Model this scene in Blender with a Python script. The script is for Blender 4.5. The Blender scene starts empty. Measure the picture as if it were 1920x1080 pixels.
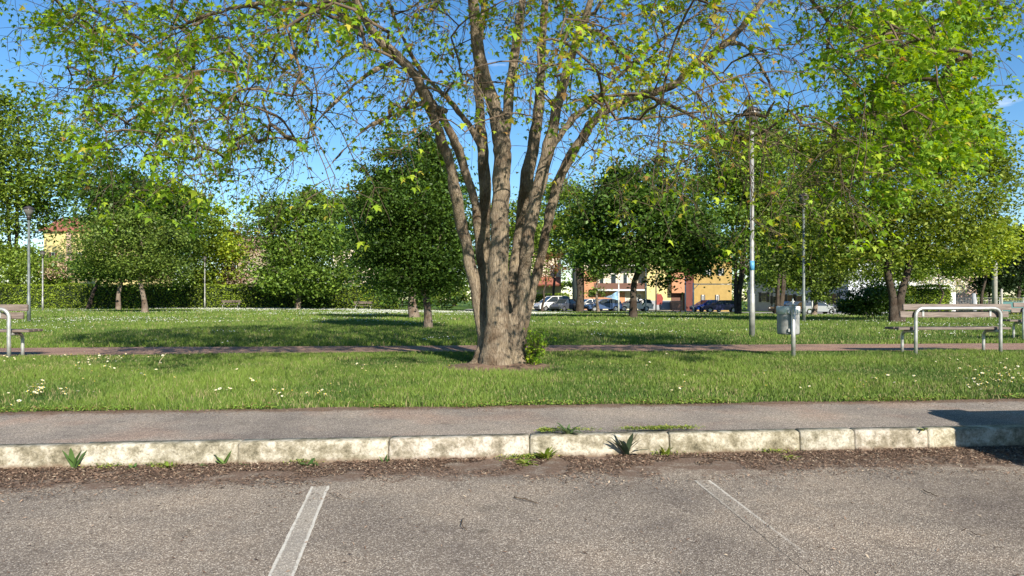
import bpy, bmesh, math
import numpy as np
from mathutils import Vector, Matrix, noise as mnoise

# ------------------------------------------------------------------ camera, world, sun
scene = bpy.context.scene
W, H, F = 1920.0, 1080.0, 1387.0
HOR, EYE = 562.0, 1.1
cam_d = bpy.data.cameras.new("camera")
cam = bpy.data.objects.new("camera", cam_d)
scene.collection.objects.link(cam)
cam.location = (0, 0, EYE)
cam.rotation_euler = (math.radians(90), 0, 0)
cam_d.sensor_width = 36.0
cam_d.lens = 36.0 * F / W
cam_d.shift_y = (HOR - H / 2) / W
cam_d.clip_start = 0.05
cam_d.clip_end = 3000
scene.camera = cam

SUN_ELEV, SUN_AZ = math.radians(31), math.radians(-24)      # light travels towards SUN_AZ (from +Y, minus = left)
sdir = Vector((math.sin(SUN_AZ) * math.cos(SUN_ELEV), math.cos(SUN_AZ) * math.cos(SUN_ELEV), -math.sin(SUN_ELEV)))
sl = bpy.data.lights.new("sun", 'SUN')
sl.energy = 5.0
sl.angle = math.radians(0.5)
sl.color = (1.0, 0.92, 0.78)
so = bpy.data.objects.new("sun", sl)
so.rotation_euler = sdir.to_track_quat('-Z', 'Y').to_euler()
so.location = (20, -30, 40)
scene.collection.objects.link(so)

world = bpy.data.worlds.new("World")
scene.world = world
world.use_nodes = True
wn, wl = world.node_tree.nodes, world.node_tree.links
bg = wn['Background']
sky = wn.new('ShaderNodeTexSky')
sky.sky_type = 'NISHITA'
sky.sun_disc = False
sky.sun_elevation = SUN_ELEV
sky.sun_rotation = math.atan2(-sdir.x, -sdir.y)            # compass bearing of the sun, clockwise from +Y
sky.altitude = 100
sky.air_density = 1.0
sky.dust_density = 0.0
sky.ozone_density = 3.5
tc = wn.new('ShaderNodeTexCoord')
mp = wn.new('ShaderNodeMapping'); mp.inputs['Scale'].default_value = (2.2, 2.2, 11)
cn = wn.new('ShaderNodeTexNoise'); cn.inputs['Scale'].default_value = 2.3; cn.inputs['Detail'].default_value = 8; cn.inputs['Roughness'].default_value = 0.62
cr = wn.new('ShaderNodeValToRGB'); cr.color_ramp.elements[0].position = 0.60; cr.color_ramp.elements[1].position = 0.80
cr.color_ramp.elements[1].color = (0.75, 0.75, 0.75, 1)
mx = wn.new('ShaderNodeMix'); mx.data_type = 'RGBA'
wl.new(tc.outputs['Generated'], mp.inputs['Vector']); wl.new(mp.outputs[0], cn.inputs['Vector'])
wl.new(cn.outputs['Fac'], cr.inputs[0]); wl.new(cr.outputs[0], mx.inputs[0])
hs = wn.new('ShaderNodeHueSaturation'); hs.inputs['Saturation'].default_value = 1.22; wl.new(sky.outputs[0], hs.inputs['Color']); wl.new(hs.outputs[0], mx.inputs[6]); mx.inputs[7].default_value = (7.5, 8.0, 8.8, 1)
wl.new(mx.outputs[2], bg.inputs['Color'])
bg.inputs['Strength'].default_value = 0.089
scene.view_settings.view_transform = 'Standard'
scene.view_settings.look = 'None'
scene.view_settings.exposure = 0.88
scene.view_settings.gamma = 1.0

# ------------------------------------------------------------------ helpers
COL = scene.collection
def px(x, d):            # pixel column -> world x at depth d
    return (x - 960.0) / F * d
def pz(y, d):            # pixel row -> world z at depth d
    return EYE + (HOR - y) / F * d
def P(x, y, d):
    return np.array([px(x, d), d, pz(y, d)])
def ss(t):
    t = np.clip(t, 0, 1); return t * t * (3 - 2 * t)
def gz(x, y):            # terrain height
    x = np.asarray(x, float); y = np.asarray(y, float)
    d = ss((y - 28) / 60)
    bump = 0.012 * np.sin(x * 1.3 + y * .4) * np.sin(y * 1.1 - x * .3) + 0.01 * np.sin(x * .5 + 2) * np.sin(y * .7)
    far = ss((y - 16) / 6) + ss((11 - y) / 2) * ss((y - 7.6) / 1)
    return 0.15 - d * (0.47 * ss((x + 25) / 30) + 0.3 * ss((x - 15) / 20)) + bump * far

def tag(o, label=None, cat=None, group=None, kind=None):
    if label: o['label'] = label
    if cat: o['category'] = cat
    if group: o['group'] = group
    if kind: o['kind'] = kind
    return o
def empty(name, loc, rz=0, label=None, cat=None, group=None):
    o = bpy.data.objects.new(name, None); COL.objects.link(o)
    o.location = loc; o.rotation_euler = (0, 0, rz); o.empty_display_size = .2
    return tag(o, label, cat, group)
def link_mesh(name, me, parent=None):
    o = bpy.data.objects.new(name, me); COL.objects.link(o)
    if parent: o.parent = parent
    return o
def copy_tree(o, parent=None):
    c = o.copy(); COL.objects.link(c)
    if parent: c.parent = parent
    for ch in list(o.children): copy_tree(ch, c)
    return c

class MB:
    """collects shapes for one mesh"""
    def __init__(s): s.v = []; s.f = []; s.m = []; s.sm = []
    def add(s, vs, fs, mi=0, smooth=False):
        b = len(s.v); s.v += [tuple(map(float, v)) for v in vs]
        for f in fs: s.f.append([i + b for i in f]); s.m.append(mi); s.sm.append(smooth)
        return s
    def box(s, c, d, rz=0, mi=0, rx=0):
        x, y, z = d[0] / 2, d[1] / 2, d[2] / 2
        R = Matrix.Rotation(rz, 3, 'Z') @ Matrix.Rotation(rx, 3, 'X')
        vs = [R @ Vector(p) + Vector(c) for p in
              [(-x, -y, -z), (x, -y, -z), (x, y, -z), (-x, y, -z), (-x, -y, z), (x, -y, z), (x, y, z), (-x, y, z)]]
        return s.add(vs, [(0, 3, 2, 1), (4, 5, 6, 7), (0, 1, 5, 4), (1, 2, 6, 5), (2, 3, 7, 6), (3, 0, 4, 7)], mi)
    def tube(s, pts, rad, n=10, mi=0, caps=True):
        pts = [Vector(p) for p in pts]
        if not hasattr(rad, '__len__'): rad = [rad] * len(pts)
        T = []
        for i in range(len(pts)):
            a = pts[max(i - 1, 0)]; b = pts[min(i + 1, len(pts) - 1)]
            t = (b - a); T.append(t.normalized() if t.length > 1e-9 else Vector((0, 0, 1)))
        ref = Vector((1, 0, 0)) if abs(T[0].x) < .8 else Vector((0, 1, 0))
        u = T[0].cross(ref).normalized(); vs = []
        for p, t, r in zip(pts, T, rad):
            u = (u - t * u.dot(t)).normalized(); w = t.cross(u)
            for k in range(n):
                a = 2 * math.pi * k / n
                vs.append(p + (u * math.cos(a) + w * math.sin(a)) * r)
        fs = []
        for i in range(len(pts) - 1):
            for k in range(n):
                k2 = (k + 1) % n
                fs.append((i * n + k, i * n + k2, (i + 1) * n + k2, (i + 1) * n + k))
        s.add(vs, fs, mi, True)
        if caps:
            b = len(s.v) - len(vs)
            s.f.append([b + k for k in range(n)][::-1]); s.m.append(mi); s.sm.append(False)
            s.f.append([b + (len(pts) - 1) * n + k for k in range(n)]); s.m.append(mi); s.sm.append(False)
        return s
    def lathe(s, prof, n=20, c=(0, 0, 0), mi=0):
        pts = [(c[0], c[1], c[2] + z) for r, z in prof]
        vs = []
        for r, z in prof:
            for k in range(n):
                a = 2 * math.pi * k / n
                vs.append((c[0] + r * math.cos(a), c[1] + r * math.sin(a), c[2] + z))
        fs = [(i * n + k, i * n + (k + 1) % n, (i + 1) * n + (k + 1) % n, (i + 1) * n + k)
              for i in range(len(prof) - 1) for k in range(n)]
        return s.add(vs, fs, mi, True)
    def prism(s, poly, axis, a, b, mi=0, smooth=False):
        """poly of (u,v); axis 'x': (u,v)=(y,z); axis 'y': (u,v)=(x,z); axis 'z': (x,y)"""
        def mk(t, u, v):
            return (t, u, v) if axis == 'x' else ((u, t, v) if axis == 'y' else (u, v, t))
        n = len(poly)
        vs = [mk(a, *p) for p in poly] + [mk(b, *p) for p in poly]
        fs = [tuple(range(n))[::-1], tuple(range(n, 2 * n))] + [(k, (k + 1) % n, n + (k + 1) % n, n + k) for k in range(n)]
        return s.add(vs, fs, mi, smooth)
    def mesh(s, name, mats, bevel=0):
        me = bpy.data.meshes.new(name)
        me.from_pydata(s.v, [], s.f)
        for m in (mats if isinstance(mats, (list, tuple)) else [mats]): me.materials.append(m)
        me.polygons.foreach_set('material_index', s.m)
        me.polygons.foreach_set('use_smooth', s.sm)
        bm = bmesh.new(); bm.from_mesh(me)
        bmesh.ops.recalc_face_normals(bm, faces=bm.faces)
        if bevel:
            es = [e for e in bm.edges if len(e.link_faces) == 2 and e.calc_face_angle(0) > .6 and not all(f.smooth for f in e.link_faces)]
            bmesh.ops.bevel(bm, geom=es, offset=bevel, segments=2, affect='EDGES', clamp_overlap=True)
        bm.to_mesh(me); bm.free()
        me.update(); return me
    def build(s, name, mats, parent=None, bevel=0):
        return link_mesh(name, s.mesh(name, mats, bevel), parent)

def np_mesh(name, verts, faces, mats, colors=None, smooth=False):
    """verts (n,3), faces (m,k) constant k"""
    me = bpy.data.meshes.new(name)
    n, m, k = len(verts), len(faces), faces.shape[1]
    me.vertices.add(n); me.vertices.foreach_set('co', np.ascontiguousarray(verts, np.float32).ravel())
    me.loops.add(m * k); me.loops.foreach_set('vertex_index', np.ascontiguousarray(faces, np.int32).ravel())
    me.polygons.add(m)
    me.polygons.foreach_set('loop_start', np.arange(0, m * k, k, dtype=np.int32))
    me.polygons.foreach_set('loop_total', np.full(m, k, np.int32))
    if smooth: me.polygons.foreach_set('use_smooth', np.ones(m, bool))
    for mt in (mats if isinstance(mats, (list, tuple)) else [mats]): me.materials.append(mt)
    if colors is not None:
        a = me.attributes.new('col', 'FLOAT_COLOR', 'POINT')
        c = np.ones((n, 4), np.float32); c[:, :3] = colors
        a.data.foreach_set('color', c.ravel())
    me.update(calc_edges=True)
    return me

def leaf_cloud(pos, size, tmpl_v, tmpl_f, rng, col, up=0.0, droop=0.0, dirs=None):
    """instances of a leaf template as raw arrays; leaf lies in local xy, tip +y"""
    n = len(pos)
    nrm = rng.normal(size=(n, 3)); nrm[:, 2] = np.abs(nrm[:, 2]) + up
    nrm /= np.linalg.norm(nrm, axis=1)[:, None]
    t = rng.normal(size=(n, 3)) if dirs is None else dirs + rng.normal(size=(n, 3)) * .45
    t[:, 2] -= droop
    t -= nrm * (t * nrm).sum(1)[:, None]
    t /= np.linalg.norm(t, axis=1)[:, None] + 1e-9
    b = np.cross(t, nrm)
    s = size * rng.uniform(.7, 1.25, n)
    v = (b[:, None, :] * tmpl_v[None, :, 0:1] + t[:, None, :] * tmpl_v[None, :, 1:2] + nrm[:, None, :] * tmpl_v[None, :, 2:3])
    v = pos[:, None, :] + v * s[:, None, None]
    k = len(tmpl_v)
    f = (tmpl_f[None] + (np.arange(n) * k)[:, None, None]).reshape(-1, tmpl_f.shape[1])
    return v.reshape(-1, 3), f, np.repeat(col, k, axis=0)

QUAD_V = np.array([[0, -.5, 0], [.3, 0, .06], [0, .55, -.05], [-.3, 0, .06]])
QUAD_F = np.array([[0, 1, 2, 3]])
_ang = [-90, -25, 8, 22, 48, 66, 90, 114, 132, 158, 172, 205]
_rad = [.08, .50, .30, .86, .42, .62, 1.05, .62, .42, .86, .30, .50]
MAPLE_V = np.array([[0, .05, .05]] + [[r * math.cos(math.radians(a)), r * math.sin(math.radians(a)) + .05, .04 - .28 * r * r] for a, r in zip(_ang, _rad)])
MAPLE_V[7, 1] += .05
MAPLE_F = np.array([[0, i, i % 12 + 1] for i in range(1, 13)])

def pick_cols(n, rng, cols, w, var=.18):
    cols = np.array(cols, float); i = rng.choice(len(cols), n, p=np.array(w) / np.sum(w))
    c = cols[i] * rng.uniform(1 - var, 1 + var, (n, 1))
    return np.clip(c, 0, 1)

# ------------------------------------------------------------------ materials
def new_mat(name):
    m = bpy.data.materials.new(name); m.use_nodes = True
    nt = m.node_tree; b = nt.nodes['Principled BSDF']
    return m, nt, nt.nodes, nt.links, b
def nd(ns, t, **kw):
    n = ns.new(t)
    for k, v in kw.items():
        if k in n.inputs: n.inputs[k].default_value = v
        else: setattr(n, k, v)
    return n
def rgb(c): return (c[0], c[1], c[2], 1)
def ramp(ns, stops):
    r = ns.new('ShaderNodeValToRGB'); e = r.color_ramp.elements
    while len(e) < len(stops): e.new(.5)
    for q, (p, c) in zip(e, stops): q.position = p; q.color = rgb(c) if hasattr(c, '__len__') else (c, c, c, 1)
    return r
def mixc(ns, ls, fac, a, b, mode='MIX'):
    m = ns.new('ShaderNodeMix'); m.data_type = 'RGBA'; m.blend_type = mode
    for sock, v in ((m.inputs[0], fac), (m.inputs[6], a), (m.inputs[7], b)):
        if hasattr(v, 'is_output'): ls.new(v, sock)
        else: sock.default_value = v if not hasattr(v, '__len__') else rgb(v)
    return m.outputs[2]
def math_(ns, ls, op, a, b=None, clamp=False):
    m = ns.new('ShaderNodeMath'); m.operation = op; m.use_clamp = clamp
    for i, v in enumerate((a, b)):
        if v is None: continue
        if hasattr(v, 'is_output'): ls.new(v, m.inputs[i])
        else: m.inputs[i].default_value = v
    return m.outputs[0]
def bump(ns, ls, b, h, dist, strength=1.0):
    n = ns.new('ShaderNodeBump'); n.inputs['Distance'].default_value = dist; n.inputs['Strength'].default_value = strength
    ls.new(h, n.inputs['Height']); ls.new(n.outputs[0], b.inputs['Normal'])

def simple(name, col, rough=.6, metal=0.0, var=.12, nscale=6, spec=.5):
    m, nt, ns, ls, b = new_mat(name)
    t = nd(ns, 'ShaderNodeTexCoord'); n = nd(ns, 'ShaderNodeTexNoise', Scale=nscale, Detail=6.0)
    ls.new(t.outputs['Object'], n.inputs['Vector'])
    lo = [c * (1 - var * 1.6) for c in col]; hi = [min(1, c * (1 + var)) for c in col]
    r = ramp(ns, [(.3, lo), (.7, hi)]); ls.new(n.outputs['Fac'], r.inputs[0]); ls.new(r.outputs[0], b.inputs['Base Color'])
    b.inputs['Roughness'].default_value = rough; b.inputs['Metallic'].default_value = metal
    b.inputs['Specular IOR Level'].default_value = spec
    return m

def leaf_mat(name, trans=.4, rough=.5):
    m, nt, ns, ls, b = new_mat(name)
    a = ns.new('ShaderNodeAttribute'); a.attribute_name = 'col'
    ls.new(a.outputs['Color'], b.inputs['Base Color'])
    b.inputs['Roughness'].default_value = rough; b.inputs['Specular IOR Level'].default_value = .35
    tr = ns.new('ShaderNodeBsdfTranslucent')
    hsv = ns.new('ShaderNodeHueSaturation'); hsv.inputs['Value'].default_value = 1.25; hsv.inputs['Hue'].default_value = .485
    hsv.inputs['Saturation'].default_value = 1.1
    ls.new(a.outputs['Color'], hsv.inputs['Color']); ls.new(hsv.outputs[0], tr.inputs['Color'])
    mix = ns.new('ShaderNodeMixShader'); mix.inputs[0].default_value = trans
    ls.new(b.outputs[0], mix.inputs[1]); ls.new(tr.outputs[0], mix.inputs[2])
    ls.new(mix.outputs[0], ns['Material Output'].inputs['Surface'])
    return m
M = {}
M['leaf'] = leaf_mat('maple_leaf', .48)
M['bgleaf'] = leaf_mat('tree_leaf', .30)
M['grass'] = leaf_mat('grass_blade', .16, .7)

def asphalt_nodes(ns, ls, dark, mid, pale, sc=1.0):
    t = nd(ns, 'ShaderNodeTexCoord')
    v = nd(ns, 'ShaderNodeTexVoronoi', Scale=185.0 * sc); ls.new(t.outputs['Object'], v.inputs['Vector'])
    v2 = nd(ns, 'ShaderNodeTexNoise', Scale=210.0 * sc, Detail=3.0, Roughness=.6); ls.new(t.outputs['Object'], v2.inputs['Vector'])
    sep = nd(ns, 'ShaderNodeSeparateColor'); ls.new(v.outputs['Color'], sep.inputs[0])
    r = ramp(ns, [(0, dark), (.45, mid), (.70, mid), (.95, pale), (1, [min(1, c * 1.25) for c in pale])]); ls.new(sep.outputs[0], r.inputs[0])
    g = ramp(ns, [(.32, .6), (.52, 1.0), (.75, 1.3)]); ls.new(v2.outputs['Fac'], g.inputs[0])
    c = mixc(ns, ls, 1.0, r.outputs[0], g.outputs[0], 'MULTIPLY')
    big = nd(ns, 'ShaderNodeTexNoise', Scale=.9, Detail=7.0, Roughness=.62); ls.new(t.outputs['Object'], big.inputs['Vector'])
    bgr = ramp(ns, [(.33, (.66, .66, .69)), (.5, (1, 1, 1)), (.66, (1.26, 1.22, 1.17))]); ls.new(big.outputs['Fac'], bgr.inputs[0])
    c = mixc(ns, ls, 1.0, c, bgr.outputs[0], 'MULTIPLY')
    spot = nd(ns, 'ShaderNodeTexNoise', Scale=5.0, Detail=3.0, Roughness=.5); ls.new(t.outputs['Object'], spot.inputs['Vector'])
    sr = ramp(ns, [(.24, .62), (.36, 1.0)]); ls.new(spot.outputs['Fac'], sr.inputs[0])
    c = mixc(ns, ls, .8, c, sr.outputs[0], 'MULTIPLY')
    hgt = math_(ns, ls, 'ADD', v.outputs['Distance'], math_(ns, ls, 'MULTIPLY', v2.outputs['Fac'], 1.2))
    return t, c, hgt

def mat_road():
    m, nt, ns, ls, b = new_mat('parking_asphalt')
    t, c, hgt = asphalt_nodes(ns, ls, (.13, .108, .092), (.240, .199, .163), (.52, .46, .39))
    # brown leaf dirt gathered along the kerb line  y = 5.13 + .105 x
    s = nd(ns, 'ShaderNodeSeparateXYZ'); ls.new(t.outputs['Object'], s.inputs[0])
    d = math_(ns, ls, 'SUBTRACT', math_(ns, ls, 'ADD', math_(ns, ls, 'MULTIPLY', s.outputs[0], .105), 5.10), s.outputs[1])
    n1 = nd(ns, 'ShaderNodeTexNoise', Scale=3.2, Detail=8.0, Roughness=.68); ls.new(t.outputs['Object'], n1.inputs['Vector'])
    e = math_(ns, ls, 'SUBTRACT', math_(ns, ls, 'MULTIPLY', n1.outputs['Fac'], 1.15), d)
    k = ramp(ns, [(.0, 0.0), (.10, .9), (.5, 1.0)]); ls.new(e, k.inputs[0])
    n2 = nd(ns, 'ShaderNodeTexNoise', Scale=55.0, Detail=6.0, Roughness=.7); ls.new(t.outputs['Object'], n2.inputs['Vector'])
    dirt = ramp(ns, [(.3, (.06, .042, .032)), (.5, (.16, .11, .085)), (.7, (.28, .21, .165))]); ls.new(n2.outputs['Fac'], dirt.inputs[0])
    n3 = nd(ns, 'ShaderNodeTexNoise', Scale=9.0, Detail=6.0, Roughness=.6); ls.new(t.outputs['Object'], n3.inputs['Vector'])
    k3 = ramp(ns, [(.38, .35), (.52, 1.0)]); ls.new(n3.outputs['Fac'], k3.inputs[0])
    kk = math_(ns, ls, 'MULTIPLY', k.outputs[0], k3.outputs[0], True)
    c = mixc(ns, ls, kk, c, dirt.outputs[0])
    ls.new(c, b.inputs['Base Color']); b.inputs['Roughness'].default_value = .92; b.inputs['Specular IOR Level'].default_value = .12
    bump(ns, ls, b, hgt, .004, .8)
    return m
def mat_walk():
    m, nt, ns, ls, b = new_mat('pavement_asphalt')
    t, c, hgt = asphalt_nodes(ns, ls, (.15, .125, .108), (.27, .232, .20), (.50, .44, .39), 1.0)
    pk = nd(ns, 'ShaderNodeTexNoise', Scale=1.6, Detail=4.0); ls.new(t.outputs['Object'], pk.inputs['Vector'])
    pr = ramp(ns, [(.5, (1, 1, 1)), (.66, (1.10, .97, .92))]); ls.new(pk.outputs['Fac'], pr.inputs[0])
    c = mixc(ns, ls, 1.0, c, pr.outputs[0], 'MULTIPLY')
    # soil washed from the lawn edge  y = 6.58 + .09 x
    s = nd(ns, 'ShaderNodeSeparateXYZ'); ls.new(t.outputs['Object'], s.inputs[0])
    d = math_(ns, ls, 'SUBTRACT', math_(ns, ls, 'ADD', math_(ns, ls, 'MULTIPLY', s.outputs[0], .09), 6.60), s.outputs[1])
    n1 = nd(ns, 'ShaderNodeTexNoise', Scale=5.0, Detail=8.0, Roughness=.65); ls.new(t.outputs['Object'], n1.inputs['Vector'])
    e = math_(ns, ls, 'SUBTRACT', math_(ns, ls, 'MULTIPLY', n1.outputs['Fac'], .42), d)
    k = ramp(ns, [(.0, 0.0), (.12, .75)]); ls.new(e, k.inputs[0])
    c = mixc(ns, ls, k.outputs[0], c, (.14, .085, .055))
    ls.new(c, b.inputs['Base Color']); b.inputs['Roughness'].default_value = .92; b.inputs['Specular IOR Level'].default_value = .12
    bump(ns, ls, b, hgt, .004, .8)
    return m
def mat_plain_asphalt(name, dark, mid, pale):
    m, nt, ns, ls, b = new_mat(name)
    t, c, hgt = asphalt_nodes(ns, ls, dark, mid, pale, .6)
    ls.new(c, b.inputs['Base Color']); b.inputs['Roughness'].default_value = .93; b.inputs['Specular IOR Level'].default_value = .12
    bump(ns, ls, b, hgt, .004, .6)
    return m
def mat_paint():
    m, nt, ns, ls, b = new_mat('worn_line_paint')
    t, c, hgt = asphalt_nodes(ns, ls, (.13, .108, .092), (.240, .199, .163), (.52, .46, .39))
    a = ns.new('ShaderNodeAttribute'); a.attribute_name = 'col'          # red channel: 1 on the border of the line, green: fade at its end
    sp = nd(ns, 'ShaderNodeSeparateColor'); ls.new(a.outputs['Color'], sp.inputs[0])
    n = nd(ns, 'ShaderNodeTexNoise', Scale=38.0, Detail=6.0, Roughness=.75); ls.new(t.outputs['Object'], n.inputs['Vector'])
    nb = nd(ns, 'ShaderNodeTexNoise', Scale=6.0, Detail=3.0); ls.new(t.outputs['Object'], nb.inputs['Vector'])
    e = math_(ns, ls, 'ADD', math_(ns, ls, 'MULTIPLY', sp.outputs[0], .36), math_(ns, ls, 'ADD', math_(ns, ls, 'MULTIPLY', n.outputs['Fac'], .75), math_(ns, ls, 'MULTIPLY', nb.outputs['Fac'], .35)))
    k = ramp(ns, [(.70, 0.05), (.92, .80)]); ls.new(e, k.inputs[0])
    kk = math_(ns, ls, 'MULTIPLY', k.outputs[0], sp.outputs[1])
    c = mixc(ns, ls, math_(ns, ls, 'MULTIPLY', sp.outputs[1], .20), c, (.62, .59, .53))
    c2 = mixc(ns, ls, kk, c, (.66, .63, .57))
    ls.new(c2, b.inputs['Base Color']); b.inputs['Roughness'].default_value = .92; b.inputs['Specular IOR Level'].default_value = .12
    bump(ns, ls, b, hgt, .004, .8)
    return m
def mat_kerb():
    m, nt, ns, ls, b = new_mat('kerb_stone')
    t = nd(ns, 'ShaderNodeTexCoord')
    n = nd(ns, 'ShaderNodeTexNoise', Scale=8.0, Detail=11.0, Roughness=.76); ls.new(t.outputs['Object'], n.inputs['Vector'])
    r = ramp(ns, [(.34, (.10, .09, .062)), (.46, (.25, .225, .165)), (.58, (.46, .43, .36)), (.76, (.62, .59, .51))]); ls.new(n.outputs['Fac'], r.inputs[0])
    n2 = nd(ns, 'ShaderNodeTexNoise', Scale=60.0, Detail=5.0, Roughness=.7); ls.new(t.outputs['Object'], n2.inputs['Vector'])
    r2 = ramp(ns, [(.3, .55), (.5, 1.0), (.8, 1.15)]); ls.new(n2.outputs['Fac'], r2.inputs[0])
    c = mixc(ns, ls, 1.0, r.outputs[0], r2.outputs[0], 'MULTIPLY')
    # soil splash near the foot of the kerb
    s = nd(ns, 'ShaderNodeSeparateXYZ'); ls.new(t.outputs['Object'], s.inputs[0])
    n3 = nd(ns, 'ShaderNodeTexNoise', Scale=11.0, Detail=6.0, Roughness=.6); ls.new(t.outputs['Object'], n3.inputs['Vector'])
    e = math_(ns, ls, 'SUBTRACT', math_(ns, ls, 'MULTIPLY', n3.outputs['Fac'], .07), s.outputs[2])
    k = ramp(ns, [(.0, 0.0), (.03, .85)]); ls.new(e, k.inputs[0])
    c = mixc(ns, ls, k.outputs[0], c, (.16, .11, .075))
    a = ns.new('ShaderNodeAttribute'); a.attribute_name = 'col'
    c = mixc(ns, ls, 1.0, c, a.outputs['Color'], 'MULTIPLY')
    ls.new(c, b.inputs['Base Color']); b.inputs['Roughness'].default_value = .88; b.inputs['Specular IOR Level'].default_value = .15
    h = math_(ns, ls, 'ADD', n.outputs['Fac'], math_(ns, ls, 'MULTIPLY', n2.outputs['Fac'], .35))
    bump(ns, ls, b, h, .012, .8)
    return m
def mat_soil():
    m, nt, ns, ls, b = new_mat('lawn_soil')
    t = nd(ns, 'ShaderNodeTexCoord')
    n = nd(ns, 'ShaderNodeTexNoise', Scale=.5, Detail=9.0, Roughness=.6); ls.new(t.outputs['Object'], n.inputs['Vector'])
    n2 = nd(ns, 'ShaderNodeTexNoise', Scale=14.0, Detail=9.0, Roughness=.75); ls.new(t.outputs['Object'], n2.inputs['Vector'])
    r = ramp(ns, [(.3, (.035, .075, .012)), (.5, (.065, .125, .02)), (.72, (.11, .17, .03))]); ls.new(n.outputs['Fac'], r.inputs[0])
    r2 = ramp(ns, [(.3, .4), (.5, 1.0), (.75, 1.5)]); ls.new(n2.outputs['Fac'], r2.inputs[0])
    c = mixc(ns, ls, 1.0, r.outputs[0], r2.outputs[0], 'MULTIPLY')
    # bare earth round the big tree and a few worn patches
    g = nd(ns, 'ShaderNodeVectorMath', operation='DISTANCE'); ls.new(t.outputs['Object'], g.inputs[0]); g.inputs[1].default_value = (-.18, 10.42, .15)
    e = math_(ns, ls, 'SUBTRACT', math_(ns, ls, 'MULTIPLY', n2.outputs['Fac'], 1.75), g.outputs['Value'])
    k = ramp(ns, [(.0, 0.0), (.15, 1.0)]); ls.new(e, k.inputs[0])
    w = nd(ns, 'ShaderNodeTexNoise', Scale=1.1, Detail=6.0, Roughness=.6); ls.new(t.outputs['Object'], w.inputs['Vector'])
    wr = ramp(ns, [(.64, 0.0), (.70, .7)]); ls.new(w.outputs['Fac'], wr.inputs[0])
    kk = math_(ns, ls, 'MAXIMUM', k.outputs[0], wr.outputs[0])
    dr = ramp(ns, [(.3, (.10, .06, .045)), (.55, (.22, .15, .11)), (.8, (.32, .24, .18))]); ls.new(n2.outputs['Fac'], dr.inputs[0])
    c = mixc(ns, ls, kk, c, dr.outputs[0])
    ls.new(c, b.inputs['Base Color']); b.inputs['Roughness'].default_value = .95
    b.inputs['Specular IOR Level'].default_value = .15
    bump(ns, ls, b, n2.outputs['Fac'], .03, .8)
    return m
def mat_bark(name, lo, mid, hi, sc=1.0, blotch=True):
    m, nt, ns, ls, b = new_mat(name)
    t = nd(ns, 'ShaderNodeTexCoord')
    mp = nd(ns, 'ShaderNodeMapping'); mp.inputs['Scale'].default_value = (9 * sc, 9 * sc, 1.6 * sc); ls.new(t.outputs['Object'], mp.inputs['Vector'])
    n = nd(ns, 'ShaderNodeTexNoise', Scale=4.0, Detail=9.0, Roughness=.7, Distortion=.6); ls.new(mp.outputs[0], n.inputs['Vector'])
    v = nd(ns, 'ShaderNodeTexVoronoi', Scale=3.4, feature='DISTANCE_TO_EDGE'); 
    mpv = nd(ns, 'ShaderNodeMapping'); mpv.inputs['Scale'].default_value = (9 * sc, 9 * sc, 1.5 * sc); ls.new(t.outputs['Object'], mpv.inputs['Vector'])
    wv = mixc(ns, ls, .12, mpv.outputs[0], n.outputs['Color']); ls.new(wv, v.inputs['Vector'])
    vr = ramp(ns, [(0, .62), (.14, 1.0)]); ls.new(v.outputs['Distance'], vr.inputs[0])
    r = ramp(ns, [(.3, lo), (.5, mid), (.72, hi)]); ls.new(n.outputs['Fac'], r.inputs[0])
    c = mixc(ns, ls, .6, r.outputs[0], vr.outputs[0], 'MULTIPLY')
    if blotch:
        nb = nd(ns, 'ShaderNodeTexNoise', Scale=1.7 * sc, Detail=5.0, Roughness=.6); ls.new(t.outputs['Object'], nb.inputs['Vector'])
        br = ramp(ns, [(.38, (.62, .55, .50)), (.5, (1, 1, 1)), (.66, (1.18, 1.16, 1.08))]); ls.new(nb.outputs['Fac'], br.inputs[0])
        c = mixc(ns, ls, 1.0, c, br.outputs[0], 'MULTIPLY')
    ls.new(c, b.inputs['Base Color']); b.inputs['Roughness'].default_value = .92; b.inputs['Specular IOR Level'].default_value = .2
    h = math_(ns, ls, 'ADD', math_(ns, ls, 'MULTIPLY', n.outputs['Fac'], .9), math_(ns, ls, 'MULTIPLY', vr.outputs[0], .6))
    bump(ns, ls, b, h, .026, 1.0)
    return m
def mat_glass(name, col=(.03, .04, .05)):
    m, nt, ns, ls, b = new_mat(name)
    b.inputs['Base Color'].default_value = rgb(col); b.inputs['Roughness'].default_value = .08; b.inputs['Specular IOR Level'].default_value = .8
    return m
def mat_carpaint(name, col, metal=.0):
    m, nt, ns, ls, b = new_mat(name)
    b.inputs['Base Color'].default_value = rgb(col); b.inputs['Roughness'].default_value = .3; b.inputs['Metallic'].default_value = metal
    b.inputs['Coat Weight'].default_value = .6; b.inputs['Coat Roughness'].default_value = .06
    return m
def mat_wood():
    m, nt, ns, ls, b = new_mat('weathered_slat_wood')
    t = nd(ns, 'ShaderNodeTexCoord'); mp = nd(ns, 'ShaderNodeMapping'); mp.inputs['Scale'].default_value = (1.5, 22, 22)
    ls.new(t.outputs['Object'], mp.inputs['Vector'])
    n = nd(ns, 'ShaderNodeTexNoise', Scale=2.5, Detail=8.0, Roughness=.7); ls.new(mp.outputs[0], n.inputs['Vector'])
    r = ramp(ns, [(.3, (.06, .042, .034)), (.5, (.145, .11, .092)), (.72, (.27, .22, .19))]); ls.new(n.outputs['Fac'], r.inputs[0])
    ls.new(r.outputs[0], b.inputs['Base Color']); b.inputs['Roughness'].default_value = .65
    bump(ns, ls, b, n.outputs['Fac'], .003, .6)
    return m
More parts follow.
